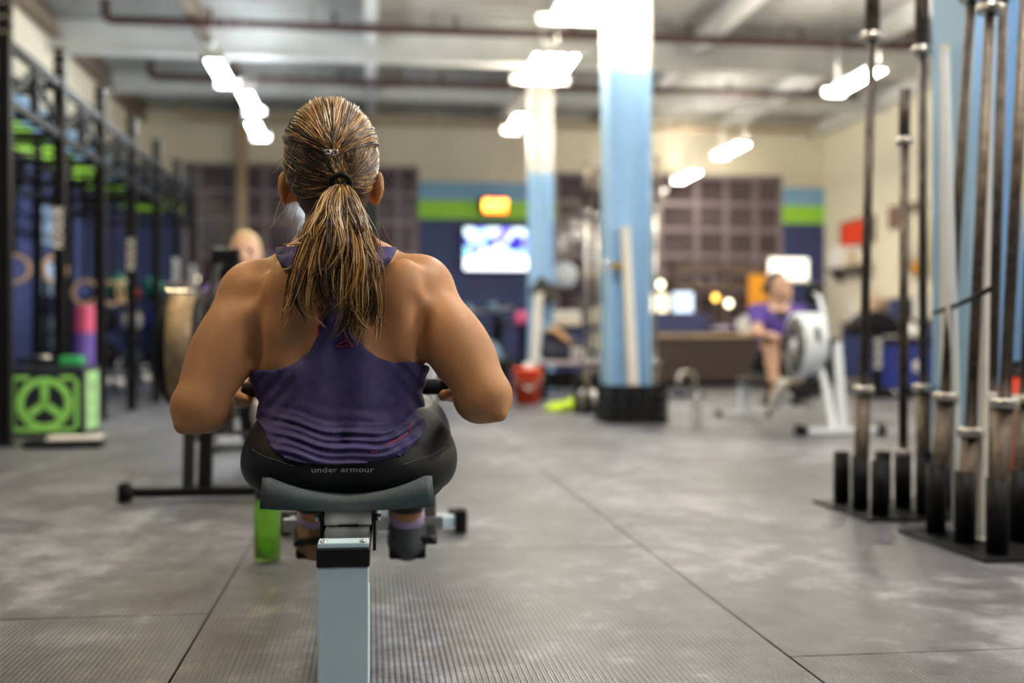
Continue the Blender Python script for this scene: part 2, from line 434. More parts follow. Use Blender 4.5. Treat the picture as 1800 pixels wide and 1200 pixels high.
def np_mesh(name, P, F, m, parent=None, origin=(0, 0, 0)):
    me = bpy.data.meshes.new(name); P = P-np.array(origin)[None]
    me.vertices.add(len(P)); me.vertices.foreach_set('co', P.astype(np.float32).ravel())
    k = F.shape[1]
    me.loops.add(F.size); me.loops.foreach_set('vertex_index', F.astype(np.int32).ravel())
    me.polygons.add(len(F)); me.polygons.foreach_set('loop_start', (np.arange(len(F))*k).astype(np.int32))
    me.polygons.foreach_set('use_smooth', np.ones(len(F), bool))
    me.update(calc_edges=True); me.validate()
    me.materials.append(M[m] if isinstance(m, str) else m)
    return link(name, me, parent)

# ================================================================== THE SETTING
YB = 19.0; XL = -3.76; XR = 7.84; YF = -3.0; ZC = 4.4
floor = struct(MB().bx(XL-0.2, XR+0.2, YF, YB+0.2, -0.12, -0.012).build('floor', 'rubber'))
# rubber mats, 1.2 x 1.83 m, laid in columns
MW, ML, GAP = 1.2, 1.83, 0.005
mm = MB().bx(-MW/2+GAP/2, MW/2-GAP/2, -ML/2+GAP/2, ML/2-GAP/2, -0.0115, 0.0).mesh('floor_mat'); mm.materials.append(M['mat'])
def mat_piece(x0, x1, y0, y1):
    full = abs(x1-x0-MW) < 1e-6 and abs(y1-y0-ML) < 1e-6
    if full: me = mm
    else:
        hx, hy = (x1-x0)/2-GAP/2, (y1-y0)/2-GAP/2
        me = MB().bx(-hx, hx, -hy, hy, -0.0115, 0.0).mesh('floor_mat'); me.materials.append(M['mat'])
    o = link('floor_mat', me, floor); o.location = ((x0+x1)/2, (y0+y1)/2, 0)
    o.rotation_euler = (0, 0, 0)
col0 = {-1: 2.70, 0: 3.43, 1: 4.02}
for i in range(-3, 7):
    x0 = -0.37+MW*i; x1 = x0+MW; x0 = max(x0, XL); x1 = min(x1, XR)
    y = col0.get(i, 3.43+0.61*(i % 3))
    while y > YF: y -= ML
    while y < YB:
        a, b = max(y, YF), min(y+ML, YB)
        if b-a > 0.05: mat_piece(x0, x1, a, b)
        y += ML

# walls with paint bands; the back wall has two big night windows
Z1, Z2, Z3 = 2.68, 2.99, 3.30
BANDS = [('navy', 0, Z1), ('lime', Z1, Z2), ('sky', Z2, Z3), ('cream', Z3, ZC)]
wl = struct(MB().bx(XL-0.2, XL-0.01, YF, YB+0.2, 0, ZC).build('wall_left', 'cream'))
wr = struct(MB().bx(XR, XR+0.2, YF, YB+0.2, 0, ZC).build('wall_right', 'cream'))
for n, a, b in BANDS: MB().bx(XL-0.01, XL, YF, YB, a, b).build('paint_band', n, wl)
WIN = [(atY(322, 0, YB).x, atY(736, 0, YB).x, 0.95, 3.55), (atY(976, 0, YB).x, atY(1376, 0, YB).x, 0.95, 3.50)]
b = MB(); xs = [XL]+[x for q in WIN for x in q[:2]]+[XR]
segs = [(xs[0], xs[1], 0, ZC), (xs[2], xs[3], 0, ZC), (xs[4], xs[5], 0, ZC)]
for x0, x1, z0, z1 in WIN: segs += [(x0, x1, 0, z0), (x0, x1, z1, ZC)]
for x0, x1, z0, z1 in segs: b.bx(x0, x1, YB+0.01, YB+0.2, z0, z1)
wb = struct(b.build('wall_back', 'cream'))
for n, a, c in BANDS:
    for x0, x1, z0, z1 in segs:
        lo, hi = max(a, z0), min(c, z1)
        if hi-lo > 0.01: MB().bx(x0, x1, YB, YB+0.01, lo, hi).build('paint_band', n, wb)
for wi, ((x0, x1, z0, z1), vx, hz) in enumerate(zip(WIN, ((348, 411, 466, 522, 580, 640, 700), (1030, 1090, 1160, 1226, 1278, 1330)), ((2.05, 2.62, 3.08), (1.45, 1.80, 2.10, 2.55, 3.00)))):
    wroot = bpy.data.objects.new('window_%d' % (wi+1), None); C.objects.link(wroot); struct(wroot); wroot.location = (0, YB, 0)
    fr = MB()
    for a in ((x0, x0+0.07, z0, z1), (x1-0.07, x1, z0, z1), (x0, x1, z0, z0+0.07), (x0, x1, z1-0.07, z1)): fr.bx(a[0], a[1], 0.02, 0.12, a[2], a[3])
    fr.build('window_frame', 'mull', wroot)
    cx = [x0+0.07]+[atY(u, 0, YB).x for u in vx]+[x1-0.07]; cz = [z0+0.07]+list(hz)+[z1-0.07]
    for x in cx[1:-1]: MB().bx(x-0.042, x+0.042, 0.03, 0.11, z0+0.07, z1-0.07).build('mullion', 'mull', wroot)
    for z in cz[1:-1]: MB().bx(x0+0.07, x1-0.07, 0.04, 0.10, z-0.042, z+0.042).build('glazing_bar', 'mull', wroot)
    for i in range(len(cx)-1):
        for j in range(len(cz)-1):
            MB().bx(cx[i], cx[i+1], 0.085, 0.095, cz[j], cz[j+1]).build('pane', 'glass', wroot)
# side door with three pale lights in the left wall
dY0, dY1 = atX(62, 0, XL).y, atX(96, 0, XL).y
dr = bpy.data.objects.new('door_1', None); C.objects.link(dr); struct(dr); dr.location = (XL, (dY0+dY1)/2, 0)
hw = (dY1-dY0)/2+0.12
MB().bx(0.005, 0.05, -hw, hw, 0, 2.35).build('door_leaf', 'navy', dr)
for z0, z1 in ((0.55, 0.92), (1.16, 1.54), (1.76, 2.18)): MB().bx(0.05, 0.06, -hw+0.14, hw-0.14, z0, z1).build('pane', 'frost', dr)
MB().cyl((0.05, hw-0.07, 1.02), (0.11, hw-0.07, 1.02), 0.02).build('door_handle', 'steel', dr)

# ceiling: ribbed deck, joists along the hall and girders across
b = MB(); pr = []
y = YF
while y < YB:
    pr += [(y, ZC), (y+0.10, ZC), (y+0.13, ZC+0.05), (y+0.23, ZC+0.05), (y+0.26, ZC)]; y += 0.26
vs = [(XL-0.2, p[0], p[1]) for p in pr]+[(XR+0.2, p[0], p[1]) for p in pr]; n = len(pr)
b.add(vs, [(i, i+1, n+i+1, n+i) for i in range(n-1)])
b.bx(XL-0.2, XR+0.2, YF, YB+0.2, ZC+0.06, ZC+0.2)
ceil = struct(b.build('ceiling', 'deck'))
def ibeam_y(x, y0, y1, zt, h, wd, m):
    q = MB(); q.bx(x-wd/2, x+wd/2, y0, y1, zt-0.02, zt); q.bx(x-wd/2, x+wd/2, y0, y1, zt-h, zt-h+0.02); q.bx(x-0.012, x+0.012, y0, y1, zt-h+0.02, zt-0.02)
    return q.build('joist', m, ceil)
for x, m in ((XL+0.12, 'beamd'), (-1.93, 'beamd'), (0.0, 'beamw'), (2.1, 'beamw'), (4.0, 'beamw'), (6.0, 'beamw'), (XR-0.12, 'beamw')):
    ibeam_y(x, YF, YB, ZC, 0.22, 0.14, m)
for y in (4.2, 9.0, 13.9, 16.6):
    q = MB(); h = 0.36 if y < 16 else 0.24
    q.bx(XL, XR, y-0.10, y+0.10, ZC-0.22-h+0.2, ZC-0.22-h+0.225); q.bx(XL, XR, y-0.10, y+0.10, ZC-0.03, ZC-0.005); q.bx(XL, XR, y-0.012, y+0.012, ZC-0.22-h+0.22, ZC-0.02)
    q.build('girder', 'beamw', ceil)
# brown conduit on the back window
tag(MB().bx(atY(417, 0, YB-0.1).x, atY(434, 0, YB-0.1).x, YB-0.14, YB-0.02, 0, 4.16).build('wall_post', 'tan'), 'thin tan timber post running up the left back window', 'post')

# sprinkler pipes across the hall
def sprinkler(Y, xa, xb, z, m, label, hang, drop_right=False):
    t = thing('sprinkler_pipe', label, 'pipe', (0, Y, z), 0, 'sprinkler pipes under the ceiling')
    pts = [(xa, 0, 0.22), (xa, 0, 0.06), (xa+0.02, 0, 0.015), (xa+0.06, 0, 0), (xb-0.05, 0, 0)]
    pts += [(xb, 0, 0), (xb+0.03, 0, -0.02), (xb+0.05, -0.1, -0.1)] if drop_right else [(xb, 0, 0)]
    MB().tube(pts, 0.048, 10).build('pipe', m, t)
    for x in hang:
        MB().cyl((x, 0, 0.02), (x, 0, ZC-z-0.05), 0.008, n=6).torus((x, 0, 0), 0.045, 0.01, 'x', 14, 6).build('hanger', m, t)
        MB().cyl((x+0.25, 0, 0.03), (x+0.25, 0, 0.16), 0.022, n=8).cyl((x+0.25, 0, 0.14), (x+0.25, 0, 0.155), 0.045, n=8).build('sprinkler_head', m, t)
sprinkler(12.8, -2.86, 6.6, 4.12, 'pipe', 'maroon sprinkler pipe crossing the ceiling nearest the camera', (-2.0, -0.65, 0.7, 2.05, 3.4, 4.75, 6.1))
sprinkler(15.5, -2.89, 6.9, 4.12, 'pipe', 'maroon sprinkler pipe crossing the ceiling halfway to the back wall', (-2.0, -0.65, 0.7, 2.05, 3.4, 4.75, 6.1))
sprinkler(18.2, -2.87, 7.2, 4.12, 'pipec', 'brownish cream sprinkler pipe just in front of the back wall', (-2.0, -0.65, 0.7, 2.05, 3.4, 4.75, 6.1), True)

# suspended fluorescent lights
def lamp(x, y, wide, m, label):
    t = thing('ceiling_light', label, 'light', (x, y, 3.3), 0, 'hanging fluorescent lights')
    hw = 0.30 if wide else 0.12; k = 4 if wide else 2
    q = MB(); q.bx(-hw, hw, -0.62, -0.585, 0.0, 0.075); q.bx(-hw, hw, 0.585, 0.62, 0.0, 0.075); q.bx(-hw*.16, hw*.16, -0.585, 0.585, 0.062, 0.10)
    q.build('housing', 'lampw', t)
    for i in range(k):
        xx = (i-(k-1)/2)*(2*hw*0.8/k)
        MB().cyl((xx, -0.58, 0.03), (xx, 0.58, 0.03), 0.022, n=8).build('tube', m, t)
    for s in (-1, 1): MB().cyl((0, s*0.5, 0.1), (0, s*0.5, ZC-3.3), 0.004, n=5).build('suspension_cable', 'steel', t)
for x, ys, m, wide, lab in ((-1.45, (1.7, 4.8, 7.7), 'tubea', False, 'warm fluorescent light over the left side, beyond the top of the picture'),
                       (1.74, (2.3, 5.6), 'tuben', True, 'wide fluorescent light over the middle, beyond the top of the picture'),
                       (5.05, (1.7, 4.8, 7.7), 'tuber', False, 'fluorescent light over the right side, beyond the top of the picture')):
    for y in ys: lamp(x, y, wide, m, lab+(', behind the camera' if y < 0 else ', nearest' if y < 2.5 else ', furthest' if y > 5 else ', middle one'))
lamp(2.8, -1.0, True, 'tuben', 'unseen fluorescent light added behind the camera to light her back and the rear leg')  # added lamp off the rows: brightens the rear leg, models her back from the right
lamp(-1.50, 11.67, False, 'tubec', 'slanting cool fluorescent light above the leftmost, nearest of the left row')
lamp(-1.36, 13.06, False, 'tubec', 'cool fluorescent light in the middle of the left row')
lamp(-1.45, 14.8, False, 'tubec', 'cool fluorescent light lowest in the left row, near the ponytailed head')
lamp(1.69, 8.86, True, 'tubew', 'wide bright light cut by the top edge beside the near column')
lamp(1.74, 11.07, True, 'tubew', 'wide bright light at the head of the far white column')
lamp(1.79, 13.9, False, 'tubew', 'small warm light just left of the far column')
lamp(5.0, 11.26, False, 'tuber', 'yellowish light behind the tall barbell at the right')
lamp(5.06, 15.5, False, 'tuber', 'warm light in front of the cream wall over the right window')
lamp(5.15, 18.1, False, 'tubew', 'warm light against the upper part of the right window')

# H-section columns, blue below and white above
def column(x, y, w_, dep, zsplit, label):
    t = thing('steel_column', label, 'column', (x, y, 0), 0, 'blue and white steel columns')
    for n, a, c, m in (('lower_shaft', 0, zsplit, 'colblue'), ('upper_shaft', zsplit, ZC-0.4, 'colwhite')):
        q = MB(); th = 0.02
        q.bx(-w_/2, -w_/2+th, -dep/2, dep/2, a, c); q.bx(w_/2-th, w_/2, -dep/2, dep/2, a, c); q.bx(-w_/2+th, w_/2-th, -0.012, 0.012, a, c)
        q.build(n, m, t)
    MB().bx(-w_/2-0.05, w_/2+0.05, -dep/2-0.05, dep/2+0.05, 0, 0.025).build('base_plate', 'black', t)
    return t
COL1 = px(1100, 600, 9.0); COL2 = px(950, 600, 14.0)
column(COL1.x, COL1.y, 0.34, 0.30, 2.77, 'blue and white column standing in a low black box')
column(COL2.x, COL2.y, 0.28, 0.26, 2.70, 'far blue and white column behind the red bucket')
NC = px(1635, 600, 4.35)
column(NC.x+0.175, NC.y-0.05, 0.24, 0.28, 2.77, 'near blue column behind the barbells at the right')

# ================================================================== THE WOMAN ON THE NEAR ROWER
RW = px(604, 600, 1.75); RW.z = 0; RROT = math.radians(-1.4)
wo = Vector((RW.x+0.01, 2.06, 0.0))
def P3(u, v, d): p = px(u, v, d); return (p.x, p.y, p.z)
def zv(v, d=2.04): return CAM_H+(600-v)/FPX*d
def torso_tab():
    rows = [(470, 520, 672, 2.07, .078), (500, 480, 715, 2.07, .092), (530, 456, 738, 2.065, .104), (565, 447, 746, 2.06, .110), (600, 446, 745, 2.06, .110), (640, 456, 734, 2.06, .106),
            (680, 466, 731, 2.06, .100), (710, 469, 733, 2.055, .098), (740, 464, 744, 2.045, .102), (765, 452, 766, 2.035, .112), (790, 440, 784, 2.03, .122), (815, 436, 788, 2.03, .126), (835, 443, 781, 2.03, .122), (850, 462, 762, 2.03, .110), (860, 482, 742, 2.03, .095)]
    out = []
    for v, a, b, d, dep in rows:
        p, q = px(a, v, d), px(b, v, d)
        out.append((p.z, (p.x+q.x)/2, px(612, v, d).y, (q.x-p.x)/2, dep))
    return out
TT = torso_tab()
def m3(rx=0, ry=0, rz=0): return Matrix.Rotation(rz, 3, 'Z') @ Matrix.Rotation(ry, 3, 'Y') @ Matrix.Rotation(rx, 3, 'X')
R_ = math.radians
torso_p = [
    rc(P3(590, 470, 2.08), P3(462, 512, 2.07), .054, .050, .03), rc(P3(590, 470, 2.08), P3(722, 502, 2.07), .054, .050, .03),
    el(P3(512, 540, 1.987), (.048, .036, .085), .018, m3(ry=R_(-16))), el(P3(694, 537, 1.987), (.048, .036, .085), .018, m3(ry=R_(16))),
    rc(P3(520, 590, 1.985), P3(455, 555, 2.0), .026, .030, .02), rc(P3(686, 586, 1.985), P3(735, 548, 2.0), .026, .030, .02),
    rc(P3(545, 492, 1.998), P3(455, 505, 2.02), .018, .022, .022), rc(P3(650, 486, 1.998), P3(735, 496, 2.02), .018, .022, .022),
    rc(P3(585, 440, 2.02), P3(592, 560, 1.985), .024, .020, .04),
    el(P3(478, 605, 2.03), (.030, .045, .07), .03), el(P3(716, 602, 2.03), (.030, .045, .07), .03),
    el(P3(560, 690, 2.00), (.030, .045, .10), .04), el(P3(636, 690, 2.00), (.030, .045, .10), .04),
    el(P3(545, 600, 2.20), (.07, .06, .065), .04), el(P3(655, 600, 2.20), (.07, .06, .065), .04),
    sub(rc(P3(598, 520, 1.925), P3(600, 770, 1.925), .022, .016, .03)),
    sub(rc(P3(550, 545, 1.935), P3(525, 625, 1.940), .022, .018, .03)), sub(rc(P3(652, 545, 1.935), P3(680, 618, 1.940), .022, .018, .03)),
    sub(rc(P3(752, 478, 1.985), P3(758, 508, 1.98), .008, .006, .02)),
    sub(rc(P3(455, 470, 1.975), P3(425, 500, 1.98), .006, .004, .04)),
]
neck_p = [rc(P3(592, 475, 2.085), P3(585, 370, 2.10), .056, .051, .03), rc(P3(590, 430, 2.07), P3(530, 470, 2.07), .035, .04, .04), rc(P3(590, 430, 2.07), P3(655, 466, 2.07), .035, .04, .04)]
HC = Vector(P3(582, 282, 2.115)); HR = (0.078, 0.098, 0.100)
head_p = [
    el(HC, HR, .02), el(P3(583, 345, 2.165), (.058, .066, .066), .03), el(P3(583, 385, 2.20), (.030, .028, .025), .03),
    rc(HC+Vector((0, .094, -.010)), HC+Vector((0, .120, -.045)), .008, .013, .012),
    el(HC+Vector((0, .094, -.078)), (.024, .012, .007), .006), el(HC+Vector((0, .092, -.092)), (.022, .012, .008), .006),
    sub(el(HC+Vector((-.033, .098, -.010)), (.017, .014, .011), .012)), sub(el(HC+Vector((.033, .098, -.010)), (.017, .014, .011), .012)),
]
for s, u in ((-1, 501), (1, 663)):
    e = Vector(P3(u, 332, 2.12))
    head_p += [el(e, (.009, .020, .033), .008, m3(rz=s*R_(28), ry=s*R_(6))), el(e+Vector((s*.004, -.010, .006)), (.007, .007, .024), .005), sub(el(e+Vector((s*.010, .004, .002)), (.005, .010, .018), .006))]
    head_p.append(rc(e+Vector((-s*.018, .012, -.008)), e, .012, .008, .012))
WRL, WRR = Vector(P3(374, 694, 2.225)), Vector(P3(838, 686, 2.225))
arm_p = [
    el(P3(447, 519, 2.06), (.062, .062, .064), .018), el(P3(738, 509, 2.06), (.062, .062, .064), .018),
    rc(P3(437, 530, 2.055), P3(347, 712, 1.975), .0575, .0430, .012), rc(P3(745, 522, 2.055), P3(856, 694, 1.975), .0575, .0420, .012),
    el(P3(392, 618, 2.01), (.052, .050, .085), .03, m3(ry=R_(26))), el(P3(808, 612, 2.01), (.052, .050, .085), .03, m3(ry=R_(-32))),
    rc(P3(340, 722, 1.975), P3(321, 748, 1.955), .034, .015, .018), rc(P3(858, 702, 1.975), P3(878, 728, 1.955), .032, .013, .018),
    rc(P3(352, 716, 1.99), P3(362, 712, 2.08), .044, .047, .02), rc(P3(852, 698, 1.99), P3(844, 696, 2.08), .043, .046, .02),
    rc(P3(362, 712, 2.08), WRL, .047, .027, .02), rc(P3(844, 696, 2.08), WRR, .046, .027, .02),
    sub(rc(P3(452, 545, 1.965), P3(450, 625, 1.985), .007, .007, .025)), sub(rc(P3(738, 538, 1.965), P3(740, 614, 1.985), .007, .007, .025)),
]
# handle and hands closed round it (fingers over the top, thumbs below)
HL, HRr = WRL+Vector((.020, .078, .006)), WRR+Vector((-.020, .078, .006))
hand_p = []
for s, wr_, hc in ((1, WRL, HL), (-1, WRR, HRr)):
    hand_p += [rc(wr_, wr_+Vector((s*.006, .040, .012)), .025, .026, .015), el(wr_+Vector((s*.010, .052, .014)), (.040, .028, .016), .012)]
    for i in range(4):
        x = hc.x+(-.032+.0215*i); r = (.0078, .0085, .0085, .0075)[i if s > 0 else 3-i]; ln = (.9, 1.0, 1.0, .85)[i if s > 0 else 3-i]
        pts = [Vector((x, wr_.y+.066, wr_.z+.022)), Vector((x, hc.y+.010, hc.z+.026)), Vector((x, hc.y+.027*ln, hc.z+.004)), Vector((x, hc.y+.016, hc.z-.020*ln))]
        for a, c in zip(pts[:-1], pts[1:]): hand_p.append(rc(a, c, r, r*.94, .004))
    th = [wr_+Vector((s*.030, .030, 0)), Vector((hc.x+s*.040, hc.y-.012, hc.z-.018)), Vector((hc.x+s*.020, hc.y+.006, hc.z-.026))]
    for a, c in zip(th[:-1], th[1:]): hand_p.append(rc(a, c, .011, .009, .008))
KL, KR = Vector(P3(548, 738, 2.42)), Vector(P3(708, 733, 2.42))
AL, AR = Vector(P3(553, 905, 2.72)), Vector(P3(716, 905, 2.72))
leg_p = [
    rc(P3(525, 805, 2.06), KL, .090, .058, .03), rc(P3(705, 800, 2.06), KR, .092, .058, .03),
    el(P3(512, 768, 2.20), (.062, .12, .060), .04), el(P3(722, 756, 2.20), (.064, .12, .064), .04),
    rc(KL, AL, .052, .034, .025), rc(KR, AR, .052, .034, .025),
    el(KL.lerp(AL, .35)+Vector((0, -.018, -.012)), (.046, .05, .08), .03, m3(rx=R_(40))), el(KR.lerp(AR, .35)+Vector((0, -.018, -.012)), (.046, .05, .08), .03, m3(rx=R_(40))),
]
foot_p = []
for A in (AL, AR):
    foot_p += [rc(A, A+Vector((0, .02, -.055)), .034, .032, .02), rc(A+Vector((0, .01, -.06)), A+Vector((0, .13, .045)), .032, .026, .02), rc(A+Vector((0, .13, .045)), A+Vector((0, .185, .095)), .028, .016, .02)]
SEATZ = 0.366
glutes = [el(P3(540, 815, 2.01), (.098, .105, .072), .03), el(P3(688, 815, 2.01), (.098, .105, .072), .03)]
def body_field(g, parts, loft=True):
    V = np.full(g.n, 1.0, np.float32)
    if loft: V = loft_field(g, TT, V, 0.02, 2.25)
    V = field(g, parts, V)
    # sit flat on the seat at the hips
    Yb = g.ax[1][None, :, None]; Zb = g.ax[2][None, None, :]
    pl = np.where(Yb < 2.28, SEATZ-Zb, -1.0)
    k = .02; h = np.clip(.5-.5*(pl-V)/k, 0, 1)
    return (pl*(1-h)+V*h+k*h*(1-h)).astype(np.float32) if loft else V
woman = thing('person', 'woman in an indigo racerback top and black leggings rowing, seen from behind', 'person', wo)
g = Grid((-.45, 1.88, .06), (.38, 2.98, 1.12), .0055)
V = body_field(g, torso_p+glutes+neck_p+arm_p+hand_p+leg_p+foot_p+head_p)
Pb, Fb = nets(g, V, 1); np_mesh('body', Pb, Fb, 'skin', woman, wo)
del V
# ---- racerback tank top
def XZ(u, v, d=1.96): p = px(u, v, d); return (p.x, p.z)
TP = [(400, 664), (440, 654), (462, 649), (485, 650), (515, 640), (544, 618), (557, 595), (561, 560), (556, 528), (530, 492), (493, 464), (478, 440), (474, 380), (520, 380), (528, 440), (560, 478), (590, 508), (597, 511), (604, 508),
      (630, 478), (655, 440), (660, 380), (704, 380), (700, 430), (688, 455), (655, 492), (632, 528), (626, 560), (630, 592), (641, 610), (665, 629), (694, 638), (722, 635), (745, 642), (820, 655),
      (820, 735), (765, 735), (752, 748), (738, 770), (708, 794), (660, 805), (600, 810), (545, 808), (505, 799), (479, 781), (462, 752), (440, 735), (400, 730)]
tp = [XZ(*q) for q in TP]
g = Grid((-.27, 1.90, .40), (.20, 2.32, .80), .0028)
V = np.full(g.n, 1.0, np.float32); V = loft_field(g, TT, V, .02, 2.25); V = field(g, torso_p+glutes+neck_p, V)
reg = poly_sdf(tp, g.ax[0], g.ax[2])[:, None, :]
zz = g.ax[2][None, None, :]; xx = g.ax[0][:, None, None]; yy = g.ax[1][None, :, None]
xc = XZ(606, 700)[0]
ph = zz-1.5*(xx-xc)**2+.004*np.sin(xx*23+1)+.0025*np.sin(xx*61)
mask = np.clip((zv(728)-ph)/.03, 0, 1)*np.clip((ph-zv(815)+.004)/.01, 0, 1)
wr = np.sin(ph*2*PI/.0125+1.2*np.sin(xx*17+2))
side = np.clip((.135-np.abs(xx-xc))/.05, .15, 1)
wr = (.0036*mask*side*wr+.0016*np.clip((zv(690)-zz)/.05, 0, 1)*np.sin(ph*2*PI/.026+2*np.sin(xx*11)))
# soft diagonal drag lines from the armholes and at the sides
wr = wr+.0012*np.sin((zz*1.0+np.abs(xx-xc)*1.1)*2*PI/.035)*np.clip((np.abs(xx-xc)-.05)/.06, 0, 1)
T = np.maximum(V-.0095-wr, reg)
Pt, Ft = nets(g, T, 1); tank = np_mesh('tank_top', Pt, Ft, 'tank', woman, wo)
tank['label'] = 'indigo racerback tank top with thin red edging'
bvh_t = BVHTree.FromPolygons([tuple(p) for p in Pt], [tuple(f) for f in Ft])
def on_back(bvh, x, z, off=.001):
    h = bvh.ray_cast(Vector((x, 1.2, z)), Vector((0, 1, 0)))
    return (h[0]+h[1]*off) if h[0] is not None else None
def on_tank(u, v, off=.001):
    x, z = XZ(u, v); return on_back(bvh_t, x, z, off)
def strip(name, uv, wid, m, par, n=30, off=.0012):
    # narrow tape laid on the top along a line of (u, v) points
    pts = []
    for i in range(n):
        t = i/(n-1)*(len(uv)-1); k = min(int(t), len(uv)-2); f = t-k
        a = uv[k][0]*(1-f)+uv[k+1][0]*f, uv[k][1]*(1-f)+uv[k+1][1]*f
        p = on_tank(*a, off)
        if p is not None: pts.append(p-wo)
    if len(pts) > 2: MB().tube(pts, wid, 6).build(name, m, par)
strip('piping', [(564, 530), (564, 560), (560, 594)], .0016, 'tankpink', tank)
strip('piping', [(623, 530), (622, 560), (626, 590)], .0013, 'tankpink', tank)
# small printed emblem between the shoulders and print marks at the hem
for uv in ([(593, 606), (600, 602), (607, 598), (614, 600), (620, 606)], [(590, 607), (600, 609), (610, 606), (622, 609)], [(606, 592), (608, 600)], [(676, 779), (690, 773), (704, 767), (716, 760)], [(718, 757), (723, 746), (720, 743)], [(652, 787), (658, 790), (662, 786)]):
    strip('emblem', uv, .0011, 'tankpink', tank, 10, .0004)
# ---- leggings
g = Grid((-.26, 1.88, .17), (.20, 2.80, .56), .0045)
V = body_field(g, torso_p+glutes+leg_p)
zz = g.ax[2][None, None, :]; yy = g.ax[1][None, :, None]
top = zz-(zv(715)+0*yy)
reg = np.where(yy < 2.2, top, zz-.62)
ank = (AL.z+.012)-zz
VL = field(g, leg_p)
T = np.maximum(np.minimum(np.maximum(V-.0030, reg), np.maximum(VL-.0035, 1.99-yy)), np.where(yy > 2.55, ank, -1))
Pl, Fl = nets(g, T, 1); legg = np_mesh('leggings', Pl, Fl, 'legg', woman, wo)
bvh_l = BVHTree.FromPolygons([tuple(p) for p in Pl], [tuple(f) for f in Fl])
def on_legg(u, v, off=.001):
    x, z = XZ(u, v, 1.93); return on_back(bvh_l, x, z, off)
me = text_mesh('under armour', .0155, 0, .0002, 1.05)
c = XZ(603, 822, 1.93); ok = True
for vt in me.vertices:
    p = on_back(bvh_l, c[0]+vt.co.x*1.12, c[1]+vt.co.y*.8, .0012)
    if p is None: p = Vector((c[0]+vt.co.x, 1.9, c[1]+vt.co.y))
    vt.co = p-wo
me.materials.clear(); me.materials.append(M['greylabel'])
link('lettering', me, legg)['label'] = 'grey lettering on the waistband'
for uv in ([(439, 790), (452, 800), (480, 806), (520, 816)], [(786, 790), (770, 800), (740, 806), (705, 815)]):
    pts = [on_legg(uv[0][0]+(uv[3][0]-uv[0][0])*t, np.interp(t, [0, .3, .6, 1], [q[1] for q in uv]), .0003) for t in np.linspace(0.03, 1, 24)]
    pts = [p-wo for p in pts if p is not None]
    if len(pts) > 3: MB().tube(pts, .0011, 5).build('seam', 'shoeg', legg)
# ---- socks and shoes
for A, m, lab in ((AL, 'shoe', 'tan training shoe'), (AR, 'shoeg', 'charcoal training shoe')):
    A_ = A-wo
    MB().tube([A_+Vector((0, -.012, .030)), A_+Vector((0, -.004, .0)), A_+Vector((0, .006, -.030))], [.0375, .041, .040], 16).build('sock', 'sock', woman)
    q = Grid(tuple(A+Vector((-.07, -.07, -.13))), tuple(A+Vector((.07, .26, .17))), .005)
    W = field(q, [rc(A+Vector((0, .006, -.030)), A+Vector((0, .012, -.062)), .043, .044, .02), rc(A+Vector((0, .012, -.066)), A+Vector((0, .13, .045)), .042, .040, .02), rc(A+Vector((0, .13, .045)), A+Vector((0, .195, .105)), .042, .030, .02)])
    Zq = q.ax[2][None, None, :]; Yq = q.ax[1][None, :, None]
    W = np.maximum(W, np.where(Yq < A.y+.08, Zq-(A.z-.012), -1))
    Ps, Fs = nets(q, W, 1); o = np_mesh('shoe', Ps, Fs, m, woman, wo); o['label'] = lab
    dq = Vector((0, .72, .69)); nq = Vector((0, .69, -.72))
    MB().bar(A_+Vector((0, -.02, -.095))+nq*.004, A_+Vector((0, .185, .09))+nq*.016, .088, .018, (0, -1, 1)).build('sole', 'rubber', o, .006)
# ---- hair
HCv = np.array(HC); HRv = np.array(HR)
q = Grid(tuple(HC-Vector((.11, .13, .13))), tuple(HC+Vector((.11, .13, .14))), .004)
W = field(q, [el(HC+Vector((0, -.003, .002)), (HR[0]+.006, HR[1]+.005, HR[2]+.007), .02), el(P3(586, 352, 2.08), (.058, .046, .045), .03)])
X_ = q.ax[0][:, None, None]-HC.x; Y_ = q.ax[1][None, :, None]-HC.y; Z_ = q.ax[2][None, None, :]-HC.z
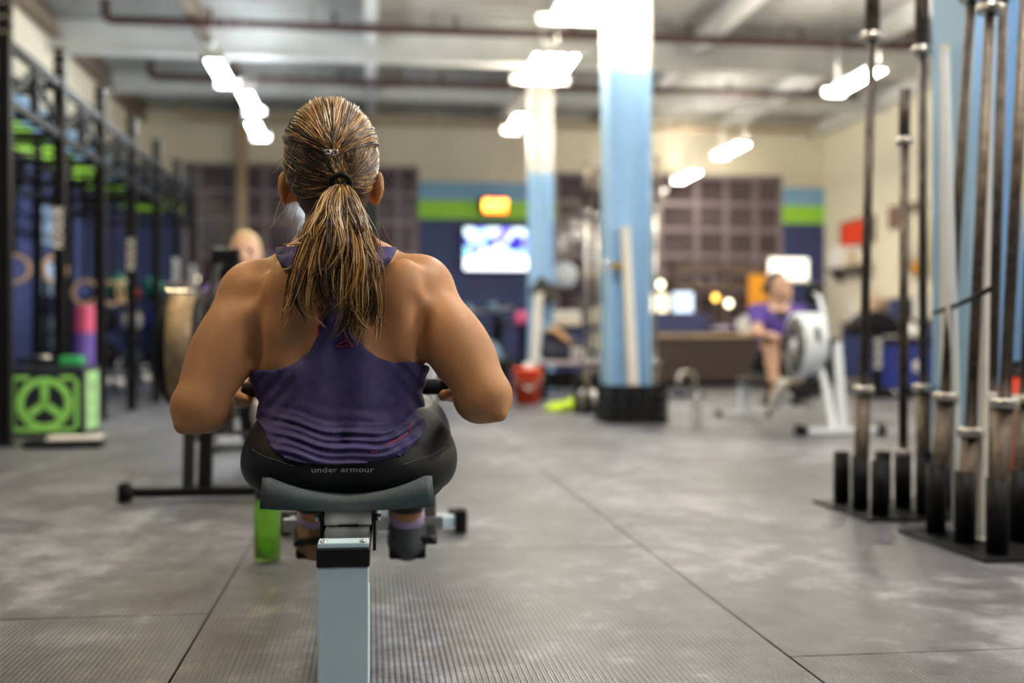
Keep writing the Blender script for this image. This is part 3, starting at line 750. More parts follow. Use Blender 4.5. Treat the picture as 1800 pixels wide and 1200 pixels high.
# hairline: face side open below the forehead, ears free
line = np.maximum((Y_-.045)*.8-(Z_-.030)*.62-.018, -1)
low = (-.105-Z_)+np.clip(Y_+.02, -.02, .2)*.9
ear = .030-np.sqrt((np.abs(X_)-.085)**2+(Y_-.014)**2+(Z_+.048)**2)
W = np.maximum(np.maximum(W, line), np.maximum(low, ear))
Ph, Fh = nets(q, W, 1); hairb = np_mesh('hair', Ph, Fh, 'scalp', woman, wo)
bvh_h = BVHTree.FromPolygons([tuple(p) for p in Ph], [tuple(f) for f in Fh])
hairb['label'] = 'golden brown hair pulled back into a ponytail'
def strands(name, CL, rad, cols, parent, sides=3):
    """CL (N,S,3) centre lines -> one mesh of thin tapering strands"""
    N, Sg, _ = CL.shape
    T_ = np.gradient(CL, axis=1); T_ /= np.linalg.norm(T_, axis=2, keepdims=True)+1e-9
    ref = np.array([0.31, -0.9, 0.3]); A_ = np.cross(T_, ref[None, None]); A_ /= np.linalg.norm(A_, axis=2, keepdims=True)+1e-9
    B_ = np.cross(T_, A_)
    t = np.linspace(0, 1, Sg); tap = np.clip(np.minimum(1, (1-t)*5+.15), 0, 1)
    r = rad[:, None, None]*tap[None, :, None]
    ring = [CL+(A_*math.cos(2*PI*k/sides)+B_*math.sin(2*PI*k/sides))*r for k in range(sides)]
    Vv = np.stack(ring, 2).reshape(-1, 3)
    base = (np.arange(N)[:, None]*Sg+np.arange(Sg-1)[None])*sides
    Fs = []
    for k in range(sides):
        k2 = (k+1) % sides
        Fs.append(np.stack([base+k, base+k2, base+sides+k2, base+sides+k], -1).reshape(-1, 4))
    o = np_mesh(name, Vv, np.concatenate(Fs), 'strand', parent, wo)
    col = np.ones((N, Sg*sides, 4), np.float32); col[:, :, :3] = cols[:, None, :]
    at = o.data.attributes.new('tint', 'FLOAT_COLOR', 'POINT'); at.data.foreach_set('color', col.reshape(-1))
    return o
DARK, MID, GOLD, PALE = np.array([.022, .011, .006]), np.array([.16, .078, .026]), np.array([.52, .27, .080]), np.array([.80, .54, .26])
def tint(N, w_):
    """strand colours, weights for dark, mid, gold, pale"""
    k = rng.choice(4, N, p=np.array(w_)/sum(w_)); c = np.stack([DARK, MID, GOLD, PALE])[k]
    return (c*rng.uniform(.7, 1.3, (N, 1))).astype(np.float32)
def dirn(az, elv):
    """az 0 = back of the head, + towards her right (image right); elv up"""
    return np.stack([np.sin(az)*np.cos(elv), -np.cos(az)*np.cos(elv), np.sin(elv)], -1)
def arcs(d0, d1, Sg, lift, jit):
    N = len(d0); om = np.arccos(np.clip((d0*d1).sum(1), -1, 1))[:, None]; t = np.linspace(0, 1, Sg)[None]
    w0 = np.sin((1-t)*om)/np.sin(om+1e-6); w1 = np.sin(t*om)/np.sin(om+1e-6)
    D = w0[..., None]*d0[:, None]+w1[..., None]*d1[:, None]
    R = HRv[None, None]+.0085+(lift[:, None, None]*np.sin(PI*np.linspace(.1, .9, Sg))[None, :, None])
    Q = HCv[None, None]+np.array([0, -.003, .002])+D*R
    for i in range(N):
        for j in range(Sg):
            dv = Vector(D[i, j]).normalized(); h = bvh_h.ray_cast(HC+dv*.25, -dv)
            if h[0] is not None and (h[0]-HC).length > .06:
                Q[i, j] = np.array(h[0]+dv*(.0008+lift[i]*math.sin(PI*(.1+.8*j/(Sg-1)))))
    ph = rng.uniform(0, 6.28, (N, 1, 3)); Q += jit*np.sin(t[..., None]*rng.uniform(3, 9, (N, 1, 1))+ph)
    return Q
def todir(u, v, d=2.015):
    p = (np.array(P3(u, v, d))-HCv)/HRv; return p/np.linalg.norm(p)
CLIP = todir(584, 272); TIE = todir(599, 322)
sets = []
N = 2600   # crown, swept back to the clip
az = rng.uniform(-3.14, 3.14, N); az = np.sign(az)*np.abs(az)**1.0; elv = np.where(np.abs(az) > 1.5, rng.uniform(.35, 1.2, N), rng.uniform(.38, .75, N))
d1 = CLIP[None]+rng.normal(0, .035, (N, 3)); d1 /= np.linalg.norm(d1, axis=1, keepdims=True)
clump = np.floor((az+3)*11).astype(int)
cw = np.array([[.22, .38, .32, .08], [.5, .35, .13, .02], [.1, .3, .42, .18], [.3, .4, .25, .05]])
crng = np.random.default_rng(3); kind = crng.integers(0, 4, 200)
cols = np.concatenate([tint(1, cw[kind[c]]) for c in clump])
sets.append((arcs(dirn(az, elv), d1, 16, rng.uniform(0, .006, N)+.003*np.sin(clump*2.1), .0012), cols))
N = 1900   # sides, swept to the tie
sd = rng.choice([-1, 1], N); az = sd*rng.uniform(.55, 1.9, N); elv = rng.uniform(-.25, .42, N)-np.abs(az)*.05
d1 = TIE[None]+rng.normal(0, .05, (N, 3)); d1 /= np.linalg.norm(d1, axis=1, keepdims=True)
clump = np.floor((elv+1)*9).astype(int)+(sd > 0)*50
cols = np.concatenate([tint(1, [[.62, .28, .08, .02], [.4, .36, .2, .04], [.75, .2, .05, 0], [.25, .4, .28, .07]][kind[c]]) for c in clump])
sets.append((arcs(dirn(az, elv), d1, 14, rng.uniform(0, .004, N), .0010), cols))
N = 600    # nape, swept up
az = rng.uniform(-1.1, 1.1, N); elv = rng.uniform(-.75, -.35, N)
d1 = TIE[None]+rng.normal(0, .05, (N, 3)); d1 /= np.linalg.norm(d1, axis=1, keepdims=True)
sets.append((arcs(dirn(az, elv), d1, 10, rng.uniform(0, .003, N), .001), tint(N, [.7, .22, .07, .01])))
N = 900    # lower back of the head, under the twist
az = rng.uniform(-1.0, 1.0, N); elv = rng.uniform(-.12, .22, N)
d1 = TIE[None]+rng.normal(0, .05, (N, 3)); d1 /= np.linalg.norm(d1, axis=1, keepdims=True)
sets.append((arcs(dirn(az, elv), d1, 10, rng.uniform(0, .004, N), .001), tint(N, [.55, .3, .12, .03])))
N = 160    # tail of the half-up twist, clip to tie
d0 = CLIP[None]+rng.normal(0, .05, (N, 3)); d0 /= np.linalg.norm(d0, axis=1, keepdims=True); d1 = TIE[None]+rng.normal(0, .05, (N, 3)); d1 /= np.linalg.norm(d1, axis=1, keepdims=True)
sets.append((arcs(d0, d1, 8, rng.uniform(.002, .006, N), .001), tint(N, [.35, .35, .22, .08])))
for CLs, cc in sets: strands('scalp_strand', CLs, rng.uniform(.0007, .0014, len(CLs)), cc, hairb)
# ponytail in clumps
NCL, PER, SG = 95, 26, 20
tieP = np.array(P3(599, 326, 1.998)); allc = []; allt = []
for ci in range(NCL):
    s = crng.uniform(-1, 1); dep = crng.uniform(0, 1)
    if s < -.12: vend = crng.uniform(545, 600)-8*abs(s+.6)*3; 
    elif s > .22: vend = crng.uniform(560, 628)
    else: vend = crng.uniform(495, 545)
    if crng.uniform() < .25: vend = crng.uniform(430, 540)
    wid = 78
    uu = lambda v: 599+s*np.interp(v, [326, 345, 400, 470, 530, 600], [9, 20, 48, 69, 74, 70])-np.interp(v, [326, 430, 520, 620], [0, 4, 12, 6])
    vsq = np.linspace(326, vend, SG); t = np.linspace(0, 1, SG)
    wav = crng.uniform(3, 13)*np.sin(t*crng.uniform(5, 12)+crng.uniform(0, 6.28))*t
    curl = (-np.sign(s) if crng.uniform() < .65 else np.sign(s))*crng.uniform(0, 38)*np.clip((t-.66)/.34, 0, 1)**2
    d = np.interp(vsq, [326, 350, 400, 470, 560, 640], [1.998, 1.975, 1.955, 1.945, 1.940, 1.930])-.028*dep*np.sin(np.clip(t*1.15, 0, 1)*PI*.72)-.02*(1-s*s)*np.sin(t*PI*.8)
    gl = np.array([P3(uu(vv)+wv+cv, vv, dd) for vv, wv, cv, dd in zip(vsq, wav, curl, d)])
    hook = crng.uniform(0, .025)*np.clip((t-.8)/.2, 0, 1)**2; gl[:, 2] += hook
    n = PER; off = crng.normal(0, 1, (n, 1, 3))*np.array([.0055, .0045, .0])[None, None]*(np.interp(t, [0, .12, .6, 1], [.45, .9, 1.1, .6])[None, :, None])
    ln = crng.uniform(.82, 1.0, n); Q = np.empty((n, SG, 3))
    for i in range(n):
        tt = t*ln[i]*(1 if i else 1)
        for a in range(3): Q[i, :, a] = np.interp(tt, t, gl[:, a])
    Q += off+.0012*np.sin(t[None, :, None]*crng.uniform(6, 14, (n, 1, 1))+crng.uniform(0, 6, (n, 1, 3)))
    allc.append(Q); kk = crng.uniform()
    allt.append(tint(n, [.08, .24, .43, .25] if kk < .5 else ([.5, .35, .13, .02] if kk < .8 else [.02, .15, .43, .40])))
CL = np.concatenate(allc); strands('ponytail', CL, rng.uniform(.0006, .0012, len(CL)), np.concatenate(allt), hairb)
# stray hairs
fl_ = []
for i in range(46):
    side = random.choice((-1, 1)); u0 = 582+side*random.uniform(40, 84); v0 = random.uniform(230, 470)
    if v0 > 380: u0 = 595+side*random.uniform(40, 75)
    L = random.uniform(25, 90); a = random.uniform(-.5, .5); cv = random.uniform(-30, 30)
    fl_.append([P3(u0+side*(L*.35*t)+cv*t*t*.6+side*4, v0+L*t*(.8 if v0 < 380 else 1), 2.03-.05*(v0 > 380)) for t in np.linspace(0, 1, 12)])
fl_ = np.array(fl_); st_ = strands('stray_hair', fl_, np.full(len(fl_), .0004), tint(len(fl_), [.3, .3, .3, .1]), hairb); st_['kind'] = 'stuff'
tp_ = Vector(P3(599, 324, 2.0))-wo
MB().torus((0, 0, 0), .0135, .0058, 'y', 20, 8)
q = MB(); pts = [tp_+Vector((.0155*math.cos(a), -.006*math.sin(a)-.006, .013*math.sin(a)+.002)) for a in np.linspace(0, 2*PI, 20, endpoint=False)]
q.tube(pts, .0055, 8, closed=True); q.build('hair_tie', 'black', hairb)
cp = Vector(P3(583, 269, 2.0))-wo
q = MB()
for s in (-1, 1): q.torus(cp+Vector((s*.0065, -.004, .001)), .0042, .0017, 'y', 14, 6); q.cyl(cp+Vector((s*.003, -.004, -.006)), cp+Vector((s*.001, -.004, .004)), .0014, n=6)
q.build('hair_clip', 'chrome', hairb)
for s in (-1, 1): MB().ell(HC-wo+Vector((s*.033, .092, -.010)), (.012, .010, .009), 12, 8).build('eye', 'eye', woman)

# ================================================================== ROWING MACHINES
def rower(loc, rz, label, seat_y, frame, cage, handle=None, black=False, rot_mon=0.0):
    t = thing('rowing_machine', label, 'rower', loc, rz, 'rowing machines')
    # rear leg and foot
    q = MB(); q.bx(-.0385, .0385, -.014, .006, .03, .287)
    leg = q.build('rear_leg', frame, t, .002)
    q = MB(); q.bx(.033, .0385, .006, .06, .03, .246); q.bx(-.0385, -.033, .006, .06, .03, .246); q.build('leg_flange', frame, leg)
    q = MB(); q.bx(-.20, .20, -.02, .035, .012, .045); ft = q.build('rear_foot', frame, t, .004)
    for s in (-1, 1): MB().bx(s*.215-.02, s*.215+.02, -.026, .041, 0, .05).build('foot_cap', 'rubber', ft, .006)
    # monorail
    q = MB(); q.prism([(-.037, .318), (-.0385, .312), (-.034, .262), (.034, .262), (.0385, .312), (.037, .318)], -.004, 1.42, 'xz')
    rail = q.build('monorail', 'plastic', t)
    MB().bx(-.036, .036, .03, 1.40, .3185, .3215).build('rail_track', 'chrome', rail)
    MB().bx(-.0405, .0405, -.018, .03, .286, .3145).build('end_band', 'plastic', t, .002)
    MB().bx(-.0385, .0385, -.014, .03, .315, .3225).build('end_plate', frame, t, .001)
    for s in (-1, 1): MB().ell((s*.030, -.008, .3235), (.006, .006, .0035), 10, 6).build('bolt', 'chrome', t)
    # seat on its carriage
    n = 25; y0, y1 = seat_y-.115, seat_y+.125; grid = []
    for j in range(13):
        fy = j/12; yy = y0+(y1-y0)*fy
        for i in range(n):
            fx = -1+2*i/(n-1); hw = .140*(1-.10*fy*fy)
            ztop = .3735+.028*abs(fx)**2.2*(1-.25*fy)+(.010*math.exp(-((fy-0)/.18)**2))*abs(fx)
            if abs(fx) > .93: ztop -= .006*((abs(fx)-.93)/.07)
            grid.append((fx*hw, yy+(-.018 if j == 0 else 0)*(1-abs(fx)**3), ztop))
    q = MB(); N_ = len(grid)
    vs = grid+[(x*1.03, y, .350+.004*abs(x)/.14) for x, y, z in grid]
    fs = [(j*n+i, j*n+i+1, (j+1)*n+i+1, (j+1)*n+i) for j in range(12) for i in range(n-1)]
    fs += [tuple(N_+k for k in reversed(f)) for f in fs]
    edge = [i for i in range(n)]+[j*n+n-1 for j in range(1, 13)]+[12*n+i for i in range(n-2, -1, -1)]+[j*n for j in range(11, 0, -1)]
    for a in range(len(edge)):
        c = edge[(a+1) % len(edge)]; e = edge[a]; fs.append((e, c, N_+c, N_+e))
    q.add(vs, fs, True); q.build('seat', 'greyseat', t)
    car = MB().bx(-.045, .045, seat_y-.085, seat_y+.09, .3475, .352).bx(.0415, .046, seat_y-.105, seat_y+.09, .28, .349).bx(-.046, -.0415, seat_y-.105, seat_y+.09, .28, .345).build('seat_carriage', 'plastic', t)
    for yy in (seat_y-.098, seat_y+.075):
        MB().lathe([(.001, -.039), (.0128, -.039), (.0128, -.017), (.0115, -.0165), (.0115, .0165), (.0128, .017), (.0128, .039), (.001, .039)], (0, yy, .3345), 16, 'x').build('roller', 'roller', car)
        for s in (-1, 1): MB().cyl((s*.046, yy, .335), (s*.055, yy, .335), .006, n=8).build('axle_nut', 'chrome', car)
    # footboards
    for s in (-1, 1):
        c = Vector((s*.112+.006, 1.03, .235)); d = Vector((0, .72, .69)); nn = Vector((0, .69, -.72))
        fb = MB().bar(c-d*.115+nn*.010, c+d*.14+nn*.010, .115, .014, (0, -1, 1)).build('footboard', 'plastic', t, .004)
        MB().bar(c-d*.118-nn*.003, c-d*.105-nn*.002, .10, .02, (0, -1, 1)).build('heel_cup', 'plastic', fb, .006)
        pts = [c+d*.05+Vector((k*.055, 0, 0))-nn*(.075*math.cos(k*PI/2)**.6 if abs(k) < 1 else 0) for k in np.linspace(-1, 1, 13)]
        q = MB()
        for a, e in zip(pts[:-1], pts[1:]): q.bar(a, e, .034, .003, tuple(nn))
        q.build('strap', 'rubber', fb)
    MB().bar((-.19, 1.0, .19), (.19, 1.0, .19), .03, .03).build('foot_stretcher_bar', 'steel', t)
    # body between rail and fan
    q = MB(); q.prism([(1.20, .262), (1.30, .20), (1.55, .24), (1.86, .36), (1.92, .46), (1.82, .58), (1.62, .42), (1.40, .335)], -.045, .045, 'yz'); q.build('main_frame', 'plastic' if not black else 'black', t, .008)
    # fan housing, set to one side of the rail
    cx, cy, cz = .105, 1.66, .60; R = .232
    q = MB(); q.lathe([(R-.03, -.085), (R, -.075), (R, -.052)], (cx, cy, cz), 40, 'x'); q.lathe([(R, .052), (R, .075), (R-.03, .085)], (cx, cy, cz), 40, 'x')
    q.lathe([(R-.004, .052), (R-.014, .05), (R-.014, -.05), (R-.004, -.052)], (cx, cy, cz), 40, 'x')
    hs = q.build('fan_housing', cage, t)
    MB().lathe([(R-.002, -.052), (R, -.05), (R, .05), (R-.002, .052)], (cx, cy, cz), 40, 'x').build('fan_band', 'mesh' if black else cage, hs)
    if not black:
        for k in range(4):
            a = k*PI/2+.35
            MB().box((cx, cy+math.cos(a)*(R+.001), cz+math.sin(a)*(R+.001)), (.036, .105, .006), Matrix.Rotation(a+PI/2, 3, 'X')).build('vent_slot', 'plastic', hs)
    for s in (-1, 1):
        sidem = 'plastic'
        MB().lathe([(.03, s*.09), (R-.05, s*.082), (R-.03, s*.084)], (cx, cy, cz), 36, 'x').build('fan_guard', sidem, hs)
        q = MB()
        for rr in (.07, .11, .15, .185): q.torus((cx+s*.091, cy, cz), rr, .003, 'x', 36, 6)
        for k in range(10):
            a = k*PI/5; q.cyl((cx+s*.091, cy+.04*math.cos(a), cz+.04*math.sin(a)), (cx+s*.091, cy+.2*math.cos(a), cz+.2*math.sin(a)), .003, n=6)
        q.build('guard_grille', 'steel' if not black else 'plastic', hs)
        MB().lathe([(.001, s*.098), (.045, s*.096), (.05, s*.088)], (cx+0, cy, cz), 24, 'x').build('hub', frame, hs)
    if black:
        q = MB(); q.bar((cx-.11, cy-.10, cz+R+.01), (cx+.10, cy-.10, cz+R+.01), .03, .02); q.bar((cx-.11, cy-.10, cz+R+.01), (cx-.13, cy-.10, cz+.08), .03, .02); q.build('handle_rest', 'chrome', t, .003)
    # front legs and foot
    q = MB(); q.bar((-.02, 2.0, .03), (-.02, 1.90, .62), .055, .045, (0, 1, 0)); fl_ = q.build('front_leg', frame, t, .006)
    MB().bar((.045, 1.995, .04), (.06, 1.84, .44), .045, .04, (0, 1, 0)).build('front_brace', frame, t, .006)
    MB().bx(-.03, .03, 1.80, 1.90, .56, .65).build('axle_bracket', 'plastic', t, .006)
    fo = MB().bx(-.27, .27, 1.975, 2.03, .018, .055).build('front_foot', frame, t, .005)
    for s in (-1, 1):
        MB().bx(s*.288-.020, s*.288+.020, 1.965, 2.04, 0, .075).build('foot_cap', 'rubber', fo, .008)
        MB().cyl((s*.25, 2.05, .04), (s*.27, 2.05, .04), .03, n=14).build('transport_wheel', 'rubber', fo)
    # monitor on its arm
    q = MB(); q.tube([(0, 1.80, .56), (0, 1.74, .78), (-.015, 1.60, .95), (-.03, 1.48, .97)], .016, 8); q.build('monitor_arm', frame if not black else 'black', t)
    mo = MB().box((-.035, 1.46, .975), (.125, .045, .14), m3(rx=R_(-8))).build('monitor', 'plastic', t, .01)
    MB().box((-.035, 1.435, .978), (.10, .006, .09), m3(rx=R_(-8))).build('monitor_screen', 'screen', mo)
    # handle and chain
    if handle is not None:
        a, c = Vector(handle[0]), Vector(handle[1])
        mid = (a+c)/2
        h = MB().tube([a, a.lerp(mid, .55), mid+Vector((0, .02, 0)), c.lerp(mid, .55), c], [.016, .016, .013, .016, .016], 12).build('handle', 'rubber', t)
        MB().cyl(mid+Vector((0, .02, 0)), (0, 1.52, .52), .005, n=6).build('chain', 'steel', h)
    return t
inv = Matrix.Rotation(-RROT, 3, 'Z')
hl = inv @ (Vector((HL.x-.045, HL.y, HL.z))-RW); hr = inv @ (Vector((HRr.x+.045, HRr.y, HRr.z))-RW)
rower(RW, RROT, 'pale blue rowing machine in front, seen from behind, carrying the woman in indigo', 2.06-RW.y-.035, 'palebl', 'palegrey', (hl, hr))
LR = Vector((-0.672, 4.62, 0)); LRr = LR+Vector((0, 2.0, 0))
rower(LRr, PI, 'black rowing machine with a bronze fan band at the left', 0.66, 'black', 'black', ((-.21, 1.10, .66), (.21, 1.10, .66)), True)
RR = px(1477, 600, 7.6); RR.z = 0; RRr = RR+Vector((.0, 2.0, 0))
rower(RRr, PI, 'pale grey rowing machine with a white fan housing at the right', 0.72, 'palegrey', 'palegrey', ((-.21, 1.10, .66), (.21, 1.10, .66)))

# ------------------------------------------------------------------ the two people facing the camera
def rower_person(loc, rz, label, seat, skin, shirt, bottom, hairm, head_yaw=0.0, head_pitch=0.0, h=.011, long_hair=False, knee=(.11, .30, .68), hands=(.17, .50, .66), lean=.06, foot=.46, hz=1.06):
    t = thing('person', label, 'person', loc, rz, None)
    y = seat
    hip = [Vector((s*.085, y, .455)) for s in (-1, 1)]; kn = [Vector((s*knee[0], y+knee[1], knee[2])) for s in (-1, 1)]; an = [Vector((s*.125, y+foot, .20)) for s in (-1, 1)]
    chest = Vector((0, y+lean, .78)); nk = Vector((0, y+lean+.03, .90)); hd = Vector((0, y+lean+.05, hz))
    sh = [Vector((s*.165, y+lean+.02, .855)) for s in (-1, 1)]; hn = [Vector((s*hands[0], y+hands[1], hands[2])) for s in (-1, 1)]
    elb = [(sh[i]+hn[i])/2+Vector(((-1, 1)[i]*.05, -.01, -.06)) for i in (0, 1)]
    tor = [rc(Vector((0, y, .47)), chest, .125, .125, .05), el(Vector((0, y, .46)), (.17, .13, .10), .04), el(chest, (.155, .105, .14), .05), rc(sh[0], sh[1], .052, .052, .05)]
    arms_u = [rc(sh[i], elb[i], .050, .040, .03) for i in (0, 1)]; arms_l = [rc(elb[i], hn[i], .040, .026, .02) for i in (0, 1)]
    hnd = []
    for i in (0, 1):
        s = (-1, 1)[i]; hnd.append(el(hn[i]+Vector((0, .03, .01)), (.038, .032, .018), .015))
        for k in range(4):
            x = hn[i].x-.03+.021*k; a = Vector((x, hn[i].y+.05, hn[i].z+.016)); c = Vector((x, hn[i].y+.085, hn[i].z+.006)); e = Vector((x, hn[i].y+.075, hn[i].z-.022))
            hnd += [rc(a, c, .0085, .0085, .004), rc(c, e, .0085, .0075, .004)]
        hnd += [rc(hn[i]+Vector((-s*.03, .02, 0)), hn[i]+Vector((-s*.035, .055, -.022)), .011, .009, .006)]
    thi = [rc(hip[i], kn[i], .085, .058, .03) for i in (0, 1)]; shi = [rc(kn[i], an[i], .055, .036, .03) for i in (0, 1)]
    shi += [el(kn[i].lerp(an[i], .35)+Vector((0, -.015, 0)), (.05, .055, .09), .03) for i in (0, 1)]
    Rh = Matrix.Rotation(head_yaw, 3, 'Z') @ Matrix.Rotation(head_pitch, 3, 'X')
    def H(x, y_, z): return hd+Rh @ Vector((x, y_, z))
    hp = [el(hd, (.074, .092, .105), .02, Rh), el(H(0, .03, -.07), (.055, .06, .06), .03, Rh), rc(nk-Vector((0, 0, .04)), hd+Vector((0, -.01, -.07)), .055, .050, .03),
          rc(H(0, .085, .0), H(0, .112, -.035), .009, .013, .012), el(H(0, .082, -.068), (.024, .012, .007), .006, Rh), el(H(0, .078, -.10), (.025, .02, .02), .02, Rh)]
    hp += [sub(el(H(s*.032, .094, .005), (.018, .014, .011), .012, Rh)) for s in (-1, 1)]
    hp += [el(H(s*.076, .0, -.015), (.010, .018, .030), .008, Rh) for s in (-1, 1)]
    ft = []
    for i in (0, 1): ft += [rc(an[i], an[i]+Vector((0, .15, .10)), .034, .026, .02)]
    lo, hi_ = (-.36, y-.20, .10), (.36, y+.78, 1.24)
    g = Grid(lo, hi_, h)
    g2 = Grid(lo, hi_, h*.55)
    Pq, Fq = nets(g2, field(g2, tor+arms_u+arms_l+hnd+thi+shi+hp+ft), 1); np_mesh('body', Pq, Fq, skin, t)
    V = field(g, tor+arms_u)
    zz = g.ax[2][None, None, :]; xx = g.ax[0][:, None, None]; yy = g.ax[1][None, :, None]
    sl = np.maximum(np.sqrt(xx**2)-(.235), -1); neckr = zz-(.915-1.1*np.clip(yy-(y+lean+.02), 0, .1))+np.clip(.05-np.abs(xx), 0, 1)*1.2
    fd = [(-(xx*0)+((xx-e.x)**2+(yy-e.y)**2+(zz-e.z)**2)**.5) for e in elb]
    T = np.maximum(np.maximum(V-.010, neckr-.03), np.maximum(.45-zz, np.maximum(.085-fd[0], .085-fd[1])))
    Pq, Fq = nets(g, T, 2); np_mesh('tshirt', Pq, Fq, shirt, t)
    V = field(g, tor[:2]+thi)
    kd = np.minimum(((xx-kn[0].x)**2+(yy-kn[0].y)**2+(zz-kn[0].z)**2)**.5, ((xx-kn[1].x)**2+(yy-kn[1].y)**2+(zz-kn[1].z)**2)**.5)
    T = np.maximum(np.maximum(V-.012, np.maximum(zz-np.where(yy < y+.1, .53, 2.0), .115-kd)), .375-zz)
    Pq, Fq = nets(g, T, 2); np_mesh('shorts', Pq, Fq, bottom, t)
    gh = Grid(tuple(hd-Vector((.13,)*3)), tuple(hd+Vector((.13,)*3)), .007)
    V = field(gh, [el(hd+Rh @ Vector((0, -.006, .006)), (.082, .098, .110), .02, Rh)]+([rc(hd+Rh @ Vector((0, -.09, .03)), hd+Rh @ Vector((0, -.12, .0)), .03, .025, .02)] if long_hair else []))
    L = [gh.ax[0][:, None, None]-hd.x, gh.ax[1][None, :, None]-hd.y, gh.ax[2][None, None, :]-hd.z]; Ri = np.array(Rh.transposed())
    lx, ly, lz = [Ri[i, 0]*L[0]+Ri[i, 1]*L[1]+Ri[i, 2]*L[2] for i in range(3)]
    T = np.maximum(np.maximum(V, (ly-.022)*.9-(lz-.050)*.75-.012), np.maximum(-.055-lz, .034-np.sqrt((np.abs(lx)-.08)**2+ly**2+(lz+.015)**2)))
    Pq, Fq = nets(gh, T, 1); np_mesh('hair', Pq, Fq, hairm, t)
    for s in (-1, 1): MB().ell(H(s*.032, .083, .005), (.012, .009, .009), 10, 6).build('eye', 'eye', t)
    for i in (0, 1):
        a = an[i]; gs = Grid(tuple(a+Vector((-.07, -.07, -.10))), tuple(a+Vector((.07, .24, .2))), .008)
        W = field(gs, [rc(a+Vector((0, 0, -.03)), a+Vector((0, .14, .09)), .044, .042, .02), rc(a+Vector((0, .14, .09)), a+Vector((0, .18, .13)), .042, .034, .02)])
        W = np.maximum(W, np.where(gs.ax[1][None, :, None] < a.y+.05, gs.ax[2][None, None, :]-(a.z+.012), -1))
        Pq, Fq = nets(gs, W, 1); np_mesh('shoe', Pq, Fq, 'white', t)
    return t
# seated facing us (rz = pi): local y grows towards the camera
rower_person((LR.x+.045, LRr.y, 0), PI, 'fair-haired man in purple seen over the left shoulder of the woman in front', 0.66, 'skinp', 'tee', 'shorts', 'hairp', hz=1.075)
rower_person((RRr.x, RRr.y, 0), PI, 'dark-haired woman in a purple V-neck on the right rower, looking aside', 0.72, 'skinp', 'tee', 'shorts', 'haird', head_yaw=R_(38), head_pitch=R_(14), long_hair=True, knee=(.12, .28, .64), hands=(.15, .40, .66), foot=.38, hz=1.06)

# ------------------------------------------------------------------ green bottle by the rower
bp_ = fl(470, 985)
t = thing('water_bottle', 'tall translucent green water bottle on the mat beside the front rower', 'bottle', bp_)
MB().lathe([(.001, .002), (.034, .002), (.038, .008), (.038, .165), (.034, .18), (.030, .186), (.028, .186), (.032, .178), (.0355, .164), (.0355, .012), (.001, .010)], n=28).build('bottle_body', 'greenbottle', t)
MB().lathe([(.001, .012), (.0345, .013), (.0345, .03), (.001, .03)], n=24).build('drink', 'neongreen', t)
MB().lathe([(.033, .178), (.036, .18), (.036, .205), (.030, .212), (.001, .212)], n=24).build('collar', 'plastic', t)
MB().lathe([(.020, .212), (.020, .228), (.012, .235), (.001, .235)], n=18).torus((0, 0, .232), .020, .005, 'y', 18, 6).build('cap', 'clear', t)

# ================================================================== PULL-UP RIG ON THE LEFT
XA, XB = -2.18, -3.35
YS = [px(8, 600, 6.83).y+1.22*i for i in range(7)]
rig = thing('pull_up_rig', 'black steel pull-up rig with truss beams along the left wall', 'rig', (XA, YS[0], 0))
def post(x, y, lettered):
    q = MB(); q.bx(x-.038, x+.038, y-.038, y+.038, .006, 2.70)
    p = q.build('upright', 'black', rig, .004)
    MB().bx(x-.075, x+.075, y-.075, y+.075, 0, .008).build('foot_plate', 'black', p)
    for k in range(3): MB().cyl((x-.04, y-.0, 2.66-.09*k), (x+.04, y-.0, 2.66-.09*k), .012, n=10).cyl((x, y-.042, 2.66-.09*k), (x, y+.042, 2.66-.09*k), .012, n=10).build('bolt', 'steel', p)
    if lettered:
        text('lettering', 'ROGUE', .085, (x, y-.0395, 1.43), (PI/2, -PI/2, 0), 'label', p, .0006, .003, 1.0)
for i, y in enumerate(YS): post(0, y-YS[0], i in (1, 3, 5, 6)); 
for i, y in enumerate(YS): post(XB-XA, y-YS[0], False)
for x in (0, XB-XA):
    for i in range(6):
        a, c = i*1.22+.038, (i+1)*1.22-.038; m_ = (a+c)/2
        for z in (2.43, 2.08): MB().bar((x, a, z), (x, c, z), .05, .05).build('truss_chord', 'black', rig)
        MB().bar((x, m_, 2.08), (x, m_, 2.43), .05, .05).build('truss_strut', 'black', rig)
        MB().bar((x, a, 2.10), (x, m_, 2.41), .03, .03).build('truss_brace', 'black', rig)
        MB().bar((x, c, 2.10), (x, m_, 2.41), .03, .03).build('truss_brace', 'black', rig)
        MB().cyl((x, a, 2.25), (x, c, 2.25), .016, n=10).build('pull_up_bar', 'black', rig)
for i in range(7):
    for z in (2.43, 2.08): MB().bar((XB-XA+.038, i*1.22, z), (-.038, i*1.22, z), .05, .05).build('cross_beam', 'black', rig)
    if i < 6: MB().cyl((XB-XA+.03, i*1.22+.61, 2.25), (-.03, i*1.22+.61, 2.25), .016, n=10).build('pull_up_bar', 'black', rig)
# gymnastic rings
def ring(u, v, d, label, yaw=0.0):
    p = px(u, v, d); t = thing('gymnastic_ring', label, 'ring', p, yaw, 'wooden gymnastic rings')
    MB().torus((0, 0, 0), .102, .0145, 'y', 30, 10).build('ring', 'wood', t)
    MB().bar((0, 0, .10), (0, 0, 2.08-p.z), .036, .003).build('strap', 'rubber', t)
ring(26, 472, 8.6, 'wooden ring nearest the left edge of the picture', .2)
ring(97, 474, 8.9, 'wooden ring half hidden by the near lettered upright', .9)
ring(150, 514, 9.9, 'wooden ring above the pink and purple bag', .1)
ring(197, 515, 10.4, 'wooden ring right of the bag, beside the green ball', .3)
ring(222, 512, 10.9, 'wooden ring just left of the second lettered upright', .8)

